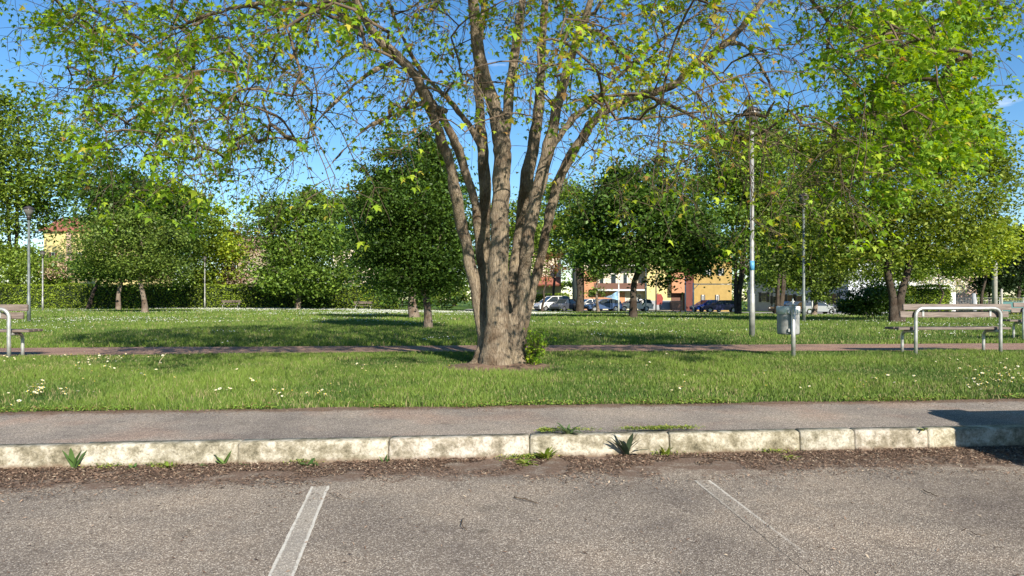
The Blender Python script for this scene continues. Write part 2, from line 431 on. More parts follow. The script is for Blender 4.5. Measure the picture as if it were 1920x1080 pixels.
def mat_tiles(name, a, c2):
    m, nt, ns, ls, b = new_mat(name)
    t = nd(ns, 'ShaderNodeTexCoord')
    w = nd(ns, 'ShaderNodeTexWave', Scale=2.2, Distortion=.4, Detail=2.0); ls.new(t.outputs['Object'], w.inputs['Vector'])
    n = nd(ns, 'ShaderNodeTexNoise', Scale=3.0, Detail=6.0); ls.new(t.outputs['Object'], n.inputs['Vector'])
    r = ramp(ns, [(.3, a), (.7, c2)]); ls.new(n.outputs['Fac'], r.inputs[0])
    r2 = ramp(ns, [(.0, .6), (.6, 1.0)]); ls.new(w.outputs['Fac'], r2.inputs[0])
    ls.new(mixc(ns, ls, 1.0, r.outputs[0], r2.outputs[0], 'MULTIPLY'), b.inputs['Base Color']); b.inputs['Roughness'].default_value = .85
    bump(ns, ls, b, w.outputs['Fac'], .05, .6)
    return m

M['road'] = mat_road(); M['walk'] = mat_walk(); M['paint'] = mat_paint(); M['kerb'] = mat_kerb(); M['soil'] = mat_soil()
M['path'] = mat_plain_asphalt('path_red_asphalt', (.15, .088, .066), (.27, .172, .132), (.42, .30, .24))
M['street'] = mat_plain_asphalt('street_asphalt', (.20, .19, .17), (.30, .28, .26), (.42, .40, .37))
M['bark'] = mat_bark('maple_bark', (.10, .075, .052), (.235, .187, .136), (.36, .30, .23), 1.5)
M['bark2'] = mat_bark('pale_bark', (.10, .078, .06), (.21, .165, .13), (.32, .26, .21), 1.0)
M['bark3'] = mat_bark('dark_bark', (.03, .025, .02), (.075, .058, .045), (.12, .095, .075), 1.0)
M['twig'] = simple('maple_twig', (.13, .095, .065), .85, var=.3, nscale=12, spec=.2)
M['steel'] = simple('galvanised_tube', (.50, .50, .48), .42, .55, .18, 9)
M['post'] = simple('lamp_post_paint', (.33, .33, .31), .5, .3, .25, 5)
M['post_shaded'] = simple('shaded_post_paint', (.15, .17, .16), .5, .2, .25, 5)  # lamp post paint again, with shade put into the colour
M['zinc'] = simple('bin_sheet_metal', (.33, .335, .33), .6, .25, .3, 7)
M['zincl'] = simple('bin_white_rim', (.72, .72, .70), .5, .1, .15, 9)
M['wood'] = mat_wood()
M['black'] = simple('dark_plastic', (.025, .025, .028), .5, 0, .1)
M['lampcap'] = simple('lamp_cap_metal', (.06, .05, .05), .45, .3, .2)
M['lampglass'] = simple('lamp_diffuser', (.16, .15, .14), .2, 0, .25, 6)
M['concrete'] = simple('concrete_pole', (.36, .345, .31), .85, 0, .18, 4, .3)
M['rubber'] = simple('tyre_rubber', (.02, .02, .02), .8, 0, .1)
M['rim'] = simple('wheel_rim', (.45, .45, .47), .35, .8, .1)
M['glass'] = mat_glass('window_glass')
M['sticker'] = simple('blue_sticker', (.10, .33, .55), .5, 0, .2, 20)
M['litter'] = leaf_mat('dry_litter', .05, .9)
M['petal'] = simple('daisy_petal', (.72, .72, .64), .6, 0, .04)
M['yellow'] = simple('daisy_centre', (.75, .50, .04), .7, 0, .1)

# ------------------------------------------------------------------ ground
def strip_mesh(name, near, far, nx, ny, xs, zf, mat, ease=1.0):
    """sheet between two curves y=near(x), y=far(x)"""
    X = xs; T = np.linspace(0, 1, ny) ** ease
    Y = near(X)[None] * (1 - T[:, None]) + far(X)[None] * T[:, None]
    XX = np.broadcast_to(X, Y.shape)
    V = np.stack([XX, Y, zf(XX, Y)], -1).reshape(-1, 3)
    n = len(X); i, j = np.meshgrid(np.arange(ny - 1), np.arange(n - 1), indexing='ij')
    a = (i * n + j).ravel()
    Fc = np.stack([a, a + 1, a + n + 1, a + n], 1)
    return np_mesh(name, V, Fc, mat, smooth=True)
kerb_y = lambda x: 5.13 + .105 * np.asarray(x, float)
lawn_y = lambda x: 6.58 + .09 * np.asarray(x, float) + .03 * np.sin(np.asarray(x) * 3.1) + .02 * np.sin(np.asarray(x) * 7.7 + 1)
PN = np.array([(-60, 4), (-20, 10), (-8.3, 12.1), (-5.3, 12.6), (-2.4, 13.05), (1.4, 13.3), (5.2, 13.35), (9.1, 13.6), (20, 14.4), (60, 18)], float)
PF = np.array([(-60, 6.3), (-20, 12.4), (-8.3, 14.4), (-5.3, 14.6), (-2.4, 14.85), (1.4, 15.15), (5.2, 15.3), (9.1, 15.6), (20, 16.4), (60, 20)], float)
path_n = lambda x: np.interp(x, PN[:, 0], PN[:, 1]) + .04 * np.sin(np.asarray(x) * 2.3)
path_f = lambda x: np.interp(x, PF[:, 0], PF[:, 1]) + .03 * np.sin(np.asarray(x) * 1.9 + 2)

xs = np.concatenate([np.linspace(-500, -45, 14), np.linspace(-40, 70, 221), np.linspace(75, 500, 14)])
ym = lambda x: np.maximum(lawn_y(np.clip(x, -45, 45)), 1.0)
lawn = link_mesh('lawn_ground', strip_mesh('lawn_ground', ym, lambda x: 0 * x + 900, 0, 260, xs, lambda x, y: gz(np.clip(x, -45, 75), np.minimum(y, 120)) - .02 * 0, M['soil'], 2.6))
tag(lawn, kind='structure')
# parking lot
xr = np.linspace(-60, 60, 61)
o = link_mesh('parking_lot_road', strip_mesh('parking_lot_road', lambda x: 0 * x - 60, lambda x: kerb_y(x) + .02, 0, 20, xr, lambda x, y: 0 * x, M['road'])); tag(o, kind='structure')
xw = np.linspace(-60, 60, 241)
o = link_mesh('pavement', strip_mesh('pavement', lambda x: kerb_y(x) + .110, lambda x: lawn_y(np.clip(x, -45, 45)) + .06, 0, 6, xw, lambda x, y: 0 * x + .141 + .013 * ss((y - kerb_y(x) - .5) / .9), M['walk'])); tag(o, kind='structure')
# push lawn 4 mm over the pavement at the seam
o = link_mesh('footpath', strip_mesh('footpath', path_n, path_f, 0, 7, np.linspace(-55, 60, 300), lambda x, y: 0 * x + .176, M['path'])); tag(o, kind='structure')
o = link_mesh('far_street', strip_mesh('far_street', lambda x: 0 * x + 88, lambda x: 0 * x + 101, 0, 8, np.linspace(-6, 75, 60), lambda x, y: gz(x, y) + .03, M['street'])); tag(o, kind='structure')

def mound():
    V = [(0, 0, .20)]; Fc = []; C = np.array([px(938, 10.7), 10.62]); n = 48
    for i in range(1, 13):
        r = .95 * i / 12
        for k in range(n):
            a = 2 * math.pi * k / n; w = 1 + .18 * mnoise.noise(Vector((math.cos(a) * 1.5, math.sin(a) * 1.5, 4)))
            z = .135 + .10 * math.exp(-(r / .55) ** 2) + .012 * mnoise.noise(Vector((r * w * math.cos(a) * 9, r * math.sin(a) * 9, 0))) - (.02 if i == 12 else 0)
            V.append((r * w * math.cos(a), r * w * .9 * math.sin(a), z))
    for i in range(11):
        for k in range(n):
            a, b = 1 + i * n, 1 + (i + 1) * n; Fc.append((a + k, b + k, b + (k + 1) % n, a + (k + 1) % n))
    V = np.array(V); V[:, 0] += C[0]; V[:, 1] += C[1]
    tag(link_mesh('earth_mound', np_mesh('earth_mound', V, np.array(Fc), M['soil'], smooth=True)), kind='structure')
mound()
# kerb: one row of stones with open joints
def make_kerb():
    rng = np.random.RandomState(4)
    V = []; Fc = []; C = []
    joints_px = [-420, -140, 148, 445, 728, 993, 1255, 1500, 1603, 1740, 1960, 2250]
    xs_ = []
    for p in joints_px:
        t = (p - 960) / F; xs_.append(t * 5.13 / (1 - .105 * t))
    xs_ = [-60] + list(np.arange(-57, xs_[0] - .8, 1.0)) + xs_ + list(np.arange(xs_[-1] + 1, 60, 1.0))
    prof = [(-.006, -.05), (0.0, .10), (.003, .130), (.009, .141), (.020, .147), (.110, .149), (.114, .140), (.114, -.05)]
    for a, b in zip(xs_[:-1], xs_[1:]):
        L = b - a; g = .004
        dz = rng.uniform(-.004, .004); dy = rng.uniform(-.005, .005)
        tone = rng.uniform(.85, 1.1); tone = np.array([tone, tone * rng.uniform(.97, 1.0), tone * rng.uniform(.92, 1.0)])
        if L > 1.3 or b < -3.2: pass
        ns_ = max(3, int(L / .06)) if abs(a) < 6 else 3
        X = np.linspace(a + g, b - g, ns_); X = np.concatenate([X[:1], [X[0] + .009], X[1:-1], [X[-1] - .009], X[-1:]]); ns_ = len(X)
        base = len(V)
        for i, x in enumerate(X):
            e = min(i, ns_ - 1 - i)
            for (u, z) in prof:
                inset = .006 if (e == 0 and z > 0) else 0
                chip = .010 * max(0, mnoise.noise(Vector((x * 7, z * 9, 3.3)))) + .004 * mnoise.noise(Vector((x * 23, z * 31, 1)))
                uu = u + (chip if u < .04 and z > 0 else 0) + inset * (1 if u < .06 else -1)
                V.append((x, kerb_y(x) + uu + dy, z + dz * (z > 0) - (chip * .5 if .1 < z and u < .04 else 0) - inset))
                C.append(tone)
        n = len(prof)
        for i in range(ns_ - 1):
            for k in range(n - 1):
                Fc.append((base + i * n + k, base + (i + 1) * n + k, base + (i + 1) * n + k + 1, base + i * n + k + 1))
        for s0 in (base, base + (ns_ - 1) * n):
            for k in range(0, n - 2, 2) if False else range(1, n - 1):
                pass
        # end caps as quads
        for s0, rev in ((base, 0), (base + (ns_ - 1) * n, 1)):
            for (p, q, r, t) in ((0, 1, 6, 7), (1, 2, 5, 6), (2, 3, 4, 5)):
                f = (s0 + p, s0 + q, s0 + r, s0 + t); Fc.append(f[::-1] if rev else f)
    me = np_mesh('kerb', np.array(V), np.array(Fc), M['kerb'], np.array(C))
    return tag(link_mesh('kerb', me), kind='structure')
make_kerb()
mbj = MB()
# mortar bed seen in the joints
X = np.linspace(-60, 60, 121)
o = link_mesh('kerb_bedding', strip_mesh('kerb_bedding', lambda x: kerb_y(x) + .02, lambda x: kerb_y(x) + .11, 0, 2, X, lambda x, y: 0 * x + .128, simple('joint_mortar', (.10, .085, .065), .9))); tag(o, kind='structure')

# parking bay lines
def bay_line(p0, p1, w, seedv, fade):
    n = 40; V = []; C = []
    p0 = np.array(p0, float); p1 = np.array(p1, float); d = (p1 - p0) / np.linalg.norm(p1 - p0); s = np.array([d[1], -d[0]])
    offs = [-.5, -.40, -.30, .30, .40, .5]; cv = [1, 1, 0, 0, 1, 1]
    for i in range(n):
        t = i / (n - 1); c = p0 + (p1 - p0) * t
        for k, (o_, e) in enumerate(zip(offs, cv)):
            j = .008 * mnoise.noise(Vector((t * 23 + seedv, o_ * 4, 0))) if k in (0, 5) else 0
            q = c + s * (o_ * w + j); V.append((q[0], q[1], .002))
            fd = 1.0
            if fade: fd = max(.0, 1 - t * (1.0 if k < 2 else 1.5)) * (1.0 if k < 2 else .6)
            C.append((e, fd, 0))
    Fc = [(i * 6 + k, i * 6 + k + 1, (i + 1) * 6 + k + 1, (i + 1) * 6 + k) for i in range(n - 1) for k in range(5)]
    me = np_mesh('parking_line', np.array(V), np.array(Fc), M['paint'], np.array(C))
    return tag(link_mesh('parking_line_marking', me), kind='structure')
bay_line((-1.13, 4.36), (-.72, 1.6), .105, 0, False)
bay_line((1.155, 4.50), (1.24, 2.95), .10, 5, True)
bay_line((-3.42, 4.15), (-3.0, 1.4), .11, 9, False)

# ------------------------------------------------------------------ tree skeletons
class Skel:
    def __init__(s): s.p = []; s.par = []; s.r = []
    def chain(s, pts, rads, parent=-1):
        for p, r in zip(pts, rads):
            s.p.append(np.array(p, float)); s.par.append(parent); s.r.append(r); parent = len(s.p) - 1
        return parent
    def connect(s, att, rng, step=.3, wig=.06, tip=.004, sag=.12, minz=None, free_from=0, cap=None):
        """join every attractor to its nearest node, nearest first"""
        P_ = np.zeros((len(s.p) + len(att) * 40, 3)); n = len(s.p); P_[:n] = np.array(s.p)
        att = np.array(att); dmin = np.full(len(att), 1e9); best = np.zeros(len(att), int)
        def upd(lo, hi):
            nonlocal dmin, best
            for i in range(lo, hi):
                q = P_[i]
                if minz is not None and q[2] < minz: continue
                dv = att - q; dd = np.sqrt((dv ** 2).sum(1)) + .45 * np.maximum(0, -dv[:, 2])
                m = dd < dmin; dmin[m] = dd[m]; best[m] = i
        upd(free_from, n); alive = np.ones(len(att), bool); ends = np.zeros(len(att), int)
        for _ in range(len(att)):
            j = int(np.argmin(np.where(alive, dmin, 1e18))); alive[j] = False
            a = P_[best[j]]; b = att[j]; L = np.linalg.norm(b - a); k = max(1, int(math.ceil(L / step))); k = min(k, 30)
            par = int(best[j]); lo = n
            off = rng.normal(size=3) * wig * L; off[2] += sag * L
            for i in range(1, k + 1):
                t = i / k; q = a + (b - a) * t + off * 4 * t * (1 - t) * .5 + rng.normal(size=3) * wig * step * (t < 1)
                P_[n] = q; s.p.append(q); s.par.append(par); s.r.append(0.0); par = n; n += 1
            ends[j] = par; upd(lo, n)
        return ends
    def radii(s, tip=.004, p=2.4, grow=1.0):
        n = len(s.p); par = np.array(s.par); acc = np.zeros(n); kids = np.zeros(n, int)
        for i in range(n):
            if par[i] >= 0: kids[par[i]] += 1
        for i in range(n - 1, -1, -1):           # children always come after their parents
            if kids[i] == 0: acc[i] = tip ** p
            if s.r[i] <= 0: s.r[i] = (acc[i]) ** (1 / p) * grow
            if par[i] >= 0: acc[par[i]] += acc[i] * 1.005
    def chains(s):
        n = len(s.p); ch = [[] for _ in range(n)]
        for i, q in enumerate(s.par):
            if q >= 0: ch[q].append(i)
        out = []; stack = [(i, None) for i, q in enumerate(s.par) if q < 0]
        while stack:
            i, st = stack.pop(); c = []
            if st is not None: c.append((s.p[st], min(s.r[st], s.r[i] * 1.15)))
            while True:
                c.append((s.p[i], s.r[i]))
                if not ch[i]: break
                k = max(ch[i], key=lambda q: s.r[q])
                for q in ch[i]:
                    if q != k: stack.append((q, i))
                i = k
            out.append(c)
        return out

def tubes_np(chains, n):
    """fast tube arrays for many chains"""
    V = []; Fq = []; base = 0
    ang = np.arange(n) * 2 * np.pi / n; ca, sa = np.cos(ang), np.sin(ang)
    for c in chains:
        if len(c) < 2: continue
        p = np.array([q[0] for q in c]); r = np.array([q[1] for q in c]); m = len(p)
        t = np.gradient(p, axis=0); t /= np.linalg.norm(t, axis=1)[:, None] + 1e-9
        u = np.zeros_like(p); ref = np.array([1., 0, 0]) if abs(t[0, 0]) < .8 else np.array([0, 1., 0])
        cur = np.cross(t[0], ref)
        for i in range(m):
            cur = cur - t[i] * cur.dot(t[i]); cur /= np.linalg.norm(cur) + 1e-9; u[i] = cur
        w = np.cross(t, u)
        v = p[:, None] + (u[:, None] * ca[None, :, None] + w[:, None] * sa[None, :, None]) * r[:, None, None]
        V.append(v.reshape(-1, 3))
        i, k = np.meshgrid(np.arange(m - 1), np.arange(n), indexing='ij'); k2 = (k + 1) % n
        Fq.append(np.stack([i * n + k, i * n + k2, (i + 1) * n + k2, (i + 1) * n + k], -1).reshape(-1, 4) + base)
        base += m * n
    return np.concatenate(V), np.concatenate(Fq)

def densify(pts, rads, k=4):
    """Catmull-Rom through control points"""
    p = np.array(pts, float); r = np.array(rads, float)
    P2 = np.vstack([2 * p[0] - p[1], p, 2 * p[-1] - p[-2]]); out = []; ro = []
    for i in range(len(p) - 1):
        a, b, c, d = P2[i:i + 4]
        for j in range(k):
            t = j / k
            out.append(.5 * ((2 * b) + (-a + c) * t + (2 * a - 5 * b + 4 * c - d) * t * t + (-a + 3 * b - 3 * c + d) * t ** 3))
            ro.append(r[i] * (1 - t) + r[i + 1] * t)
    out.append(p[-1]); ro.append(r[-1])
    return out, ro

# ------------------------------------------------------------------ the big maple
DT = 10.7
def big_maple():
    rng = np.random.RandomState(11)
    root = empty('maple_tree', (px(940, DT), DT, .15), 0, 'large multi-stemmed maple with mottled grey bark and thin spring leaves standing between pavement and footpath', 'tree')
    base = np.array([px(938, DT), DT, .15])
    # (px, py, depth, diameter in px at depth 10.7)
    S = {
     's1': [(908, 690, 10.65, 50), (909, 640, 10.7, 32), (901, 590, 10.74, 25), (885, 510, 10.72, 24), (868, 430, 10.62, 24), (855, 370, 10.4, 23), (846, 316, 10.3, 21), (826, 258, 10.1, 19), (806, 205, 9.9, 18), (778, 142, 9.6, 19), (742, 104, 9.4, 18), (700, 62, 9.2, 15), (671, 5, 9.0, 13), (650, -80, 8.9, 11), (600, -170, 8.8, 7)],
     's1b': [(912, 640, 11.1, 26), (906, 540, 11.1, 19), (901, 487, 11.0, 18), (893, 399, 10.8, 18), (879, 339, 10.7, 18), (862, 290, 10.6, 19), (838, 236, 10.4, 17), (812, 196, 10.3, 16), (790, 158, 10.1, 13), (760, 118, 10.0, 10)],
     's2': [(920, 640, 11.2, 26), (912, 540, 11.45, 24), (908, 440, 11.45, 25), (909, 350, 11.2, 27), (905, 270, 11.3, 25), (899, 194, 11.5, 20), (896, 120, 11.8, 17), (905, 20, 12.2, 14), (915, -90, 12.6, 9)],
     's2b': [(905, 280, 11.2, 16), (882, 238, 11.1, 13), (855, 203, 11.0, 12), (827, 172, 10.9, 11), (790, 134, 10.8, 9), (750, 60, 10.6, 7), (720, -20, 10.4, 5)],
     's3': [(935, 695, 10.55, 92), (934, 650, 10.5, 60), (933, 600, 10.46, 48), (934, 530, 10.44, 42), (936, 450, 10.42, 38), (938, 380, 10.45, 36), (941, 310, 10.45, 36), (940, 265, 10.4, 37), (930, 215, 10.3, 29), (917, 170, 10.2, 26), (903, 120, 10.0, 25), (893, 60, 9.8, 22), (886, 0, 9.6, 20), (872, -100, 9.3, 15), (850, -190, 9.1, 9)],
     's3b': [(943, 275, 10.45, 26), (951, 215, 10.6, 21), (959, 140, 10.8, 19), (970, 60, 11.0, 18), (982, -10, 11.2, 15), (1000, -120, 11.5, 10)],
     's4': [(952, 640, 11.2, 26), (963, 520, 11.5, 25), (976, 430, 11.5, 28), (988, 340, 11.2, 29), (1000, 270, 11.3, 27), (1010, 205, 11.4, 24), (1014, 130, 11.6, 20), (1018, 50, 11.8, 18), (1030, -60, 12.1, 13), (1050, -170, 12.4, 8)],
     's5': [(958, 690, 10.6, 56), (965, 640, 10.66, 34), (974, 590, 10.7, 28), (982, 520, 10.66, 27), (988, 455, 10.45, 28), (1002, 385, 10.4, 27), (1018, 318, 10.35, 26), (1032, 262, 10.3, 26), (1042, 212, 10.2, 20), (1056, 160, 10.1, 18), (1070, 110, 10.0, 15), (1094, 44, 9.8, 13), (1120, -40, 9.6, 10), (1150, -140, 9.5, 7)],
     's5b': [(1034, 275, 10.3, 16), (1055, 248, 10.4, 13), (1078, 219, 10.5, 13), (1113, 190, 10.7, 12), (1140, 163, 10.9, 10), (1196, 110, 11.2, 8), (1260, 60, 11.5, 7), (1330, 10, 11.8, 5)],
     's6': [(970, 680, 10.78, 36), (979, 620, 10.9, 25), (996, 550, 11.0, 22), (1014, 485, 10.98, 20), (1026, 422, 10.75, 20), (1043, 355, 10.65, 20), (1062, 308, 10.5, 20), (1090, 261, 10.4, 19), (1119, 220, 10.3, 18), (1165, 192, 10.2, 17), (1214, 176, 10.1, 16), (1262, 160, 10.0, 14), (1309, 118, 9.9, 14), (1364, 79, 9.8, 13), (1400, 40, 9.8, 11), (1440, -10, 9.8, 10), (1520, -70, 9.9, 9), (1610, -95, 10.1, 8), (1700, -80, 10.3, 6), (1780, -30, 10.5, 5)],
     's6b': [(1366, 80, 9.8, 8), (1400, 88, 9.9, 6), (1430, 130, 10, 5), (1455, 190, 10.1, 3)],
     's1c': [(738, 117, 9.6, 9), (699, 133, 9.5, 8), (643, 178, 9.3, 6), (600, 222, 9.1, 5), (560, 270, 9.0, 3)],
     's1d': [(836, 210, 10.1, 9), (812, 198, 9.9, 9), (782, 197, 9.8, 9), (740, 214, 9.6, 7), (685, 242, 9.4, 5), (643, 283, 9.2, 4), (600, 330, 9.1, 2.5)],
     's1e': [(682, 67, 9.2, 12), (650, 36, 9.3, 11), (615, 17, 9.5, 10), (540, 5, 9.8, 9), (450, 12, 10.2, 8), (360, 40, 10.5, 6), (270, 80, 10.8, 4)],
     's1f': [(400, 30, 10.3, 6), (330, 62, 10.2, 5), (270, 95, 10.1, 4), (220, 118, 10, 3)],
    }
    sk = Skel(); chains_main = []
    idx = {}
    for k, pts in S.items():
        P3 = [P(a, b, d) for a, b, d, w in pts]; R3 = [w / 2 / F * DT * .92 for *_, w in pts]
        q, r = densify(P3, R3, 5)
        q = [np.array(v) + rng.normal(size=3) * .006 for v in q]
        parent = -1
        if k in ('s1c', 's1d', 's1e', 's1f', 's2b', 's3b', 's5b', 's6b'):
            A = np.array(sk.p); parent = int(np.argmin(((A - q[0]) ** 2).sum(1)))
        idx[k] = len(sk.p); sk.chain(q, r, parent); chains_main.append(list(zip(q, r)))
    n_main = len(sk.p)
    # leaf masses: density of leaves seen in cells 80 px wide, 75 px high
    D = ["166666665444564433478893",
         "036665543333355542357892",
         "036665433332245652247780",
         "006555433321123344235750",
         "001343321000012222333200",
         "000003300000001112332000",
         "000000000000001001210000"]
    att = []; dens = []; kindc = []
    wts = []; cells = []
    for r_, row in enumerate(D):
        for c_, ch in enumerate(row):
            v = int(ch)
            if v: cells.append((c_, r_, v)); wts.append(1.0 + v * .9 if r_ < 5 else v * .8)
    wts = np.array(wts) / np.sum(wts)
    N = 1350
    for i in rng.choice(len(cells), N, p=wts):
        c_, r_, v = cells[i]
        x = (c_ + rng.rand()) * 80; y = (r_ + rng.rand()) * 75 - 5
        X0 = px(x, 10.5) - base[0]
        half = math.sqrt(max(.8, 7.2 ** 2 - X0 ** 2)) * .62
        d = 10.5 + np.clip(rng.normal() * .5, -1, 1) * half * (1.0 if rng.rand() < .8 else 1.15)
        d = max(d, 6.9)
        q = P(x, y, d)
        if q[2] < 1.9: continue
        att.append(q); dens.append(v); kindc.append(x)
    # upper crown above the picture
    for _ in range(1500):
        a = rng.rand() * 2 * math.pi; r = 7.0 * math.sqrt(rng.rand()); t = rng.rand()
        zt = 6.0 + 3.8 * math.sqrt(max(0, 1 - (r / 7.3) ** 2))
        z = 5.4 + (zt - 5.4) * t
        q = base + np.array([r * math.cos(a), r * math.sin(a) * .8, 0]); q[2] = z
        if z < pz(-15, q[1]): continue
        att.append(q); dens.append(20); kindc.append(F * q[0] / q[1] + 960)
    att = np.array(att); dens = np.array(dens, float); kindc = np.array(kindc)
    ends = sk.connect(att, rng, step=.22, wig=.03, sag=.10, minz=3.0)
    # hanging twigs
    tipn = []; tipd = []; tipk = []
    clump = rng.gamma(1.5, 1 / 1.5, len(dens)).clip(.1, 3)
    for ci_, (e, dn, kx) in enumerate(zip(ends, dens, kindc)):
        p0 = np.array(sk.p[e]); out = p0 - base; out[2] = 0; out /= np.linalg.norm(out) + 1e-6
        for _ in range(rng.randint(2, 5) + (1 if 480 < kx < 1450 else 0)):
            L = rng.uniform(.18, .62); dr = out * .5 + rng.normal(size=3) * .55; dr[2] -= .25; dr /= np.linalg.norm(dr)
            k = 4; par = e; p = p0.copy()
            for i in range(k):
                dr = dr + np.array([0, 0, -.20]) + rng.normal(size=3) * .12; dr /= np.linalg.norm(dr)
                p = p + dr * L / k; sk.p.append(p.copy()); sk.par.append(par); sk.r.append(0.0); par = len(sk.p) - 1
                if i >= 3 or (i == 2 and rng.rand() < .4): tipn.append((p.copy(), dr.copy())); tipd.append((dn, ci_)); tipk.append(kx)
    sk.radii(tip=.0036, p=2.7)
    # cap grown branches
    for i in range(n_main, len(sk.p)): sk.r[i] = min(sk.r[i] * .8, .028)
    # thick stems: remeshed into one skin
    mb = MB()
    for c in chains_main: mb.tube([q for q, r in c], [r for q, r in c], 14)
    # root flare
    for k in range(9):
        a = k / 9 * 2 * math.pi + rng.uniform(-.2, .2); R_ = rng.uniform(.42, .56)
        c0 = base + np.array([.01, 0, 0])
        mb.tube([c0 + np.array([.15 * math.cos(a), .15 * math.sin(a), .45]), c0 + np.array([.23 * math.cos(a), .20 * math.sin(a), .22]),
                 c0 + np.array([.33 * math.cos(a), .30 * math.sin(a), .04]), c0 + np.array([R_ * math.cos(a), R_ * .85 * math.sin(a), -.08])], [.11, .11, .09, .05], 10)
    mb.tube([base + np.array([0, 0, -.1]), base + np.array([0, 0, .3]), base + np.array([.01, 0, .75])], [.34, .29, .20], 16)
    tmp = link_mesh('tmp', mb.mesh('tmp', M['bark']))
    rm = tmp.modifiers.new('r', 'REMESH'); rm.mode = 'VOXEL'; rm.voxel_size = .016; rm.use_smooth_shade = True
    sm = tmp.modifiers.new('s', 'SMOOTH'); sm.iterations = 2; sm.factor = .5
    dg = bpy.context.evaluated_depsgraph_get(); me = bpy.data.meshes.new_from_object(tmp.evaluated_get(dg))
    bpy.data.objects.remove(tmp)
    nv = len(me.vertices); co = np.zeros(nv * 3, np.float32); me.vertices.foreach_get('co', co); co = co.reshape(-1, 3)
    nr = np.zeros(nv * 3, np.float32); me.vertex_normals.foreach_get('vector', nr); nr = nr.reshape(-1, 3)
    s1 = np.sin(co[:, 0] * 31 + np.sin(co[:, 2] * 5) * 2) * np.sin(co[:, 1] * 27 + co[:, 2] * 3) 
    s2 = np.sin(co[:, 0] * 9 + co[:, 2] * 4.3) * np.sin(co[:, 1] * 8 - co[:, 2] * 6.1)
    low = np.clip((1.3 - co[:, 2]) / 1.2, 0, 1)
    s3 = np.sin(co[:, 0] * 55 + co[:, 2] * 18) * np.sin(co[:, 2] * 40 + co[:, 0] * 20) * np.sin(co[:, 1] * 50)
    co += nr * ((s1 * .003 + s2 * .008) * (1 + low) + s3 * .006 * low)[:, None]
    co -= np.array(root.location, np.float32)
    me.vertices.foreach_set('co', co.ravel()); me.name = 'trunk'; me.update()
    link_mesh('trunk', me, root)
    # branches and twigs
    loc = np.array(root.location)
    allc = [c for c in sk.chains()]
    grown = []
    A = {id(x) for x in sk.p[:n_main]}
    for c in allc:
        if len(c) > 2 and id(c[-1][0]) in A and id(c[0][0]) in A: continue
        # drop the traced part of a chain, it is in the trunk mesh
        k = 0
        while k < len(c) - 1 and id(c[k + 1][0]) in A: k += 1
        c = c[k:]
        if len(c) > 1: grown.append([(q - loc, r) for q, r in c])
    thick = [c for c in grown if c[0][1] > .012]; thin = [c for c in grown if c[0][1] <= .012]
    V1, F1 = tubes_np(thick, 7); V2, F2 = tubes_np(thin, 3)
    link_mesh('branches', np_mesh('branches', np.vstack([V1, V2]), np.vstack([F1, F2 + len(V1)]), M['twig'], smooth=True), root)
    # leaves
    LP = []; LD = []; LC = []
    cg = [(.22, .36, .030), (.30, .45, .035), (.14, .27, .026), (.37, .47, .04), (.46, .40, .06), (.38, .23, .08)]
    for (p, dr), (dn, ci), kx in zip(tipn, tipd, tipk):
        mean = dn / 9 * 4.8 if dn < 7 else dn / 9 * 6.6
        mean = mean * 2.6 * clump[ci]
        above = dn > 15
        if above: mean = 9.0
        elif kx < 480: mean *= .85
        if 480 < kx < 900 and not above: mean *= .40
        elif 900 <= kx < 1480 and not above: mean *= .50
        k = rng.poisson(mean)
        if k == 0: continue
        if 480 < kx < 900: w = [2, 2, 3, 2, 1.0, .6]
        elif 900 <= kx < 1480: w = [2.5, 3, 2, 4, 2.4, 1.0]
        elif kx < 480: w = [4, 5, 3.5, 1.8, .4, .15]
        else: w = [4.5, 3.5, 6, 1.2, .3, .05]  # dark green weighted up: shade of the right leaf mass put into its colour
        q = p[None] + rng.normal(size=(k, 3)) * np.array([.065, .065, .055])
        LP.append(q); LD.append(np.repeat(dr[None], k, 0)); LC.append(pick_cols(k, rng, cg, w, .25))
    LP = np.concatenate(LP); LD = np.concatenate(LD); LC = np.concatenate(LC)
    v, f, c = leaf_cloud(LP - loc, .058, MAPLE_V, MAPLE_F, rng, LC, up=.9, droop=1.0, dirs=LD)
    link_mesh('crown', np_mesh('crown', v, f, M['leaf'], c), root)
    print('maple leaves', len(LP), 'nodes', len(sk.p))
    # sucker shoots at the foot
    sh = []; lp = []; ld = []
    for k in range(46):
        a = rng.uniform(-.9, .9); c0 = base + np.array([.40 + .1 * rng.rand(), -.25 + .3 * rng.rand(), .02])
        L = rng.uniform(.15, .62); dr = np.array([.35 * rng.rand() - .05, -.2 * rng.rand(), 1.0]) + rng.normal(size=3) * .22; p = c0.copy(); c = [(p - loc, .005)]
        for i in range(5):
            p = p + dr / np.linalg.norm(dr) * L / 5; dr = dr + rng.normal(size=3) * .18; c.append((p - loc, .004 * (1 - i / 6)))
            for _ in range(3): lp.append(p + rng.normal(size=3) * .035); ld.append(dr.copy())
        sh.append(c)
    V1, F1 = tubes_np(sh, 4); lp = np.array(lp); ld = np.array(ld); ld[:, 2] = 0
    v, f, c = leaf_cloud(lp - loc, .036, MAPLE_V, MAPLE_F, rng, pick_cols(len(lp), rng, cg[:4], [3, 2, 3, 1]), up=.6, droop=.6, dirs=ld)
    link_mesh('sucker_stems', np_mesh('sucker_stems', V1, F1, M['twig']), root)
    link_mesh('sucker_leaves', np_mesh('sucker_leaves', v, f, M['leaf'], c), root)
big_maple()

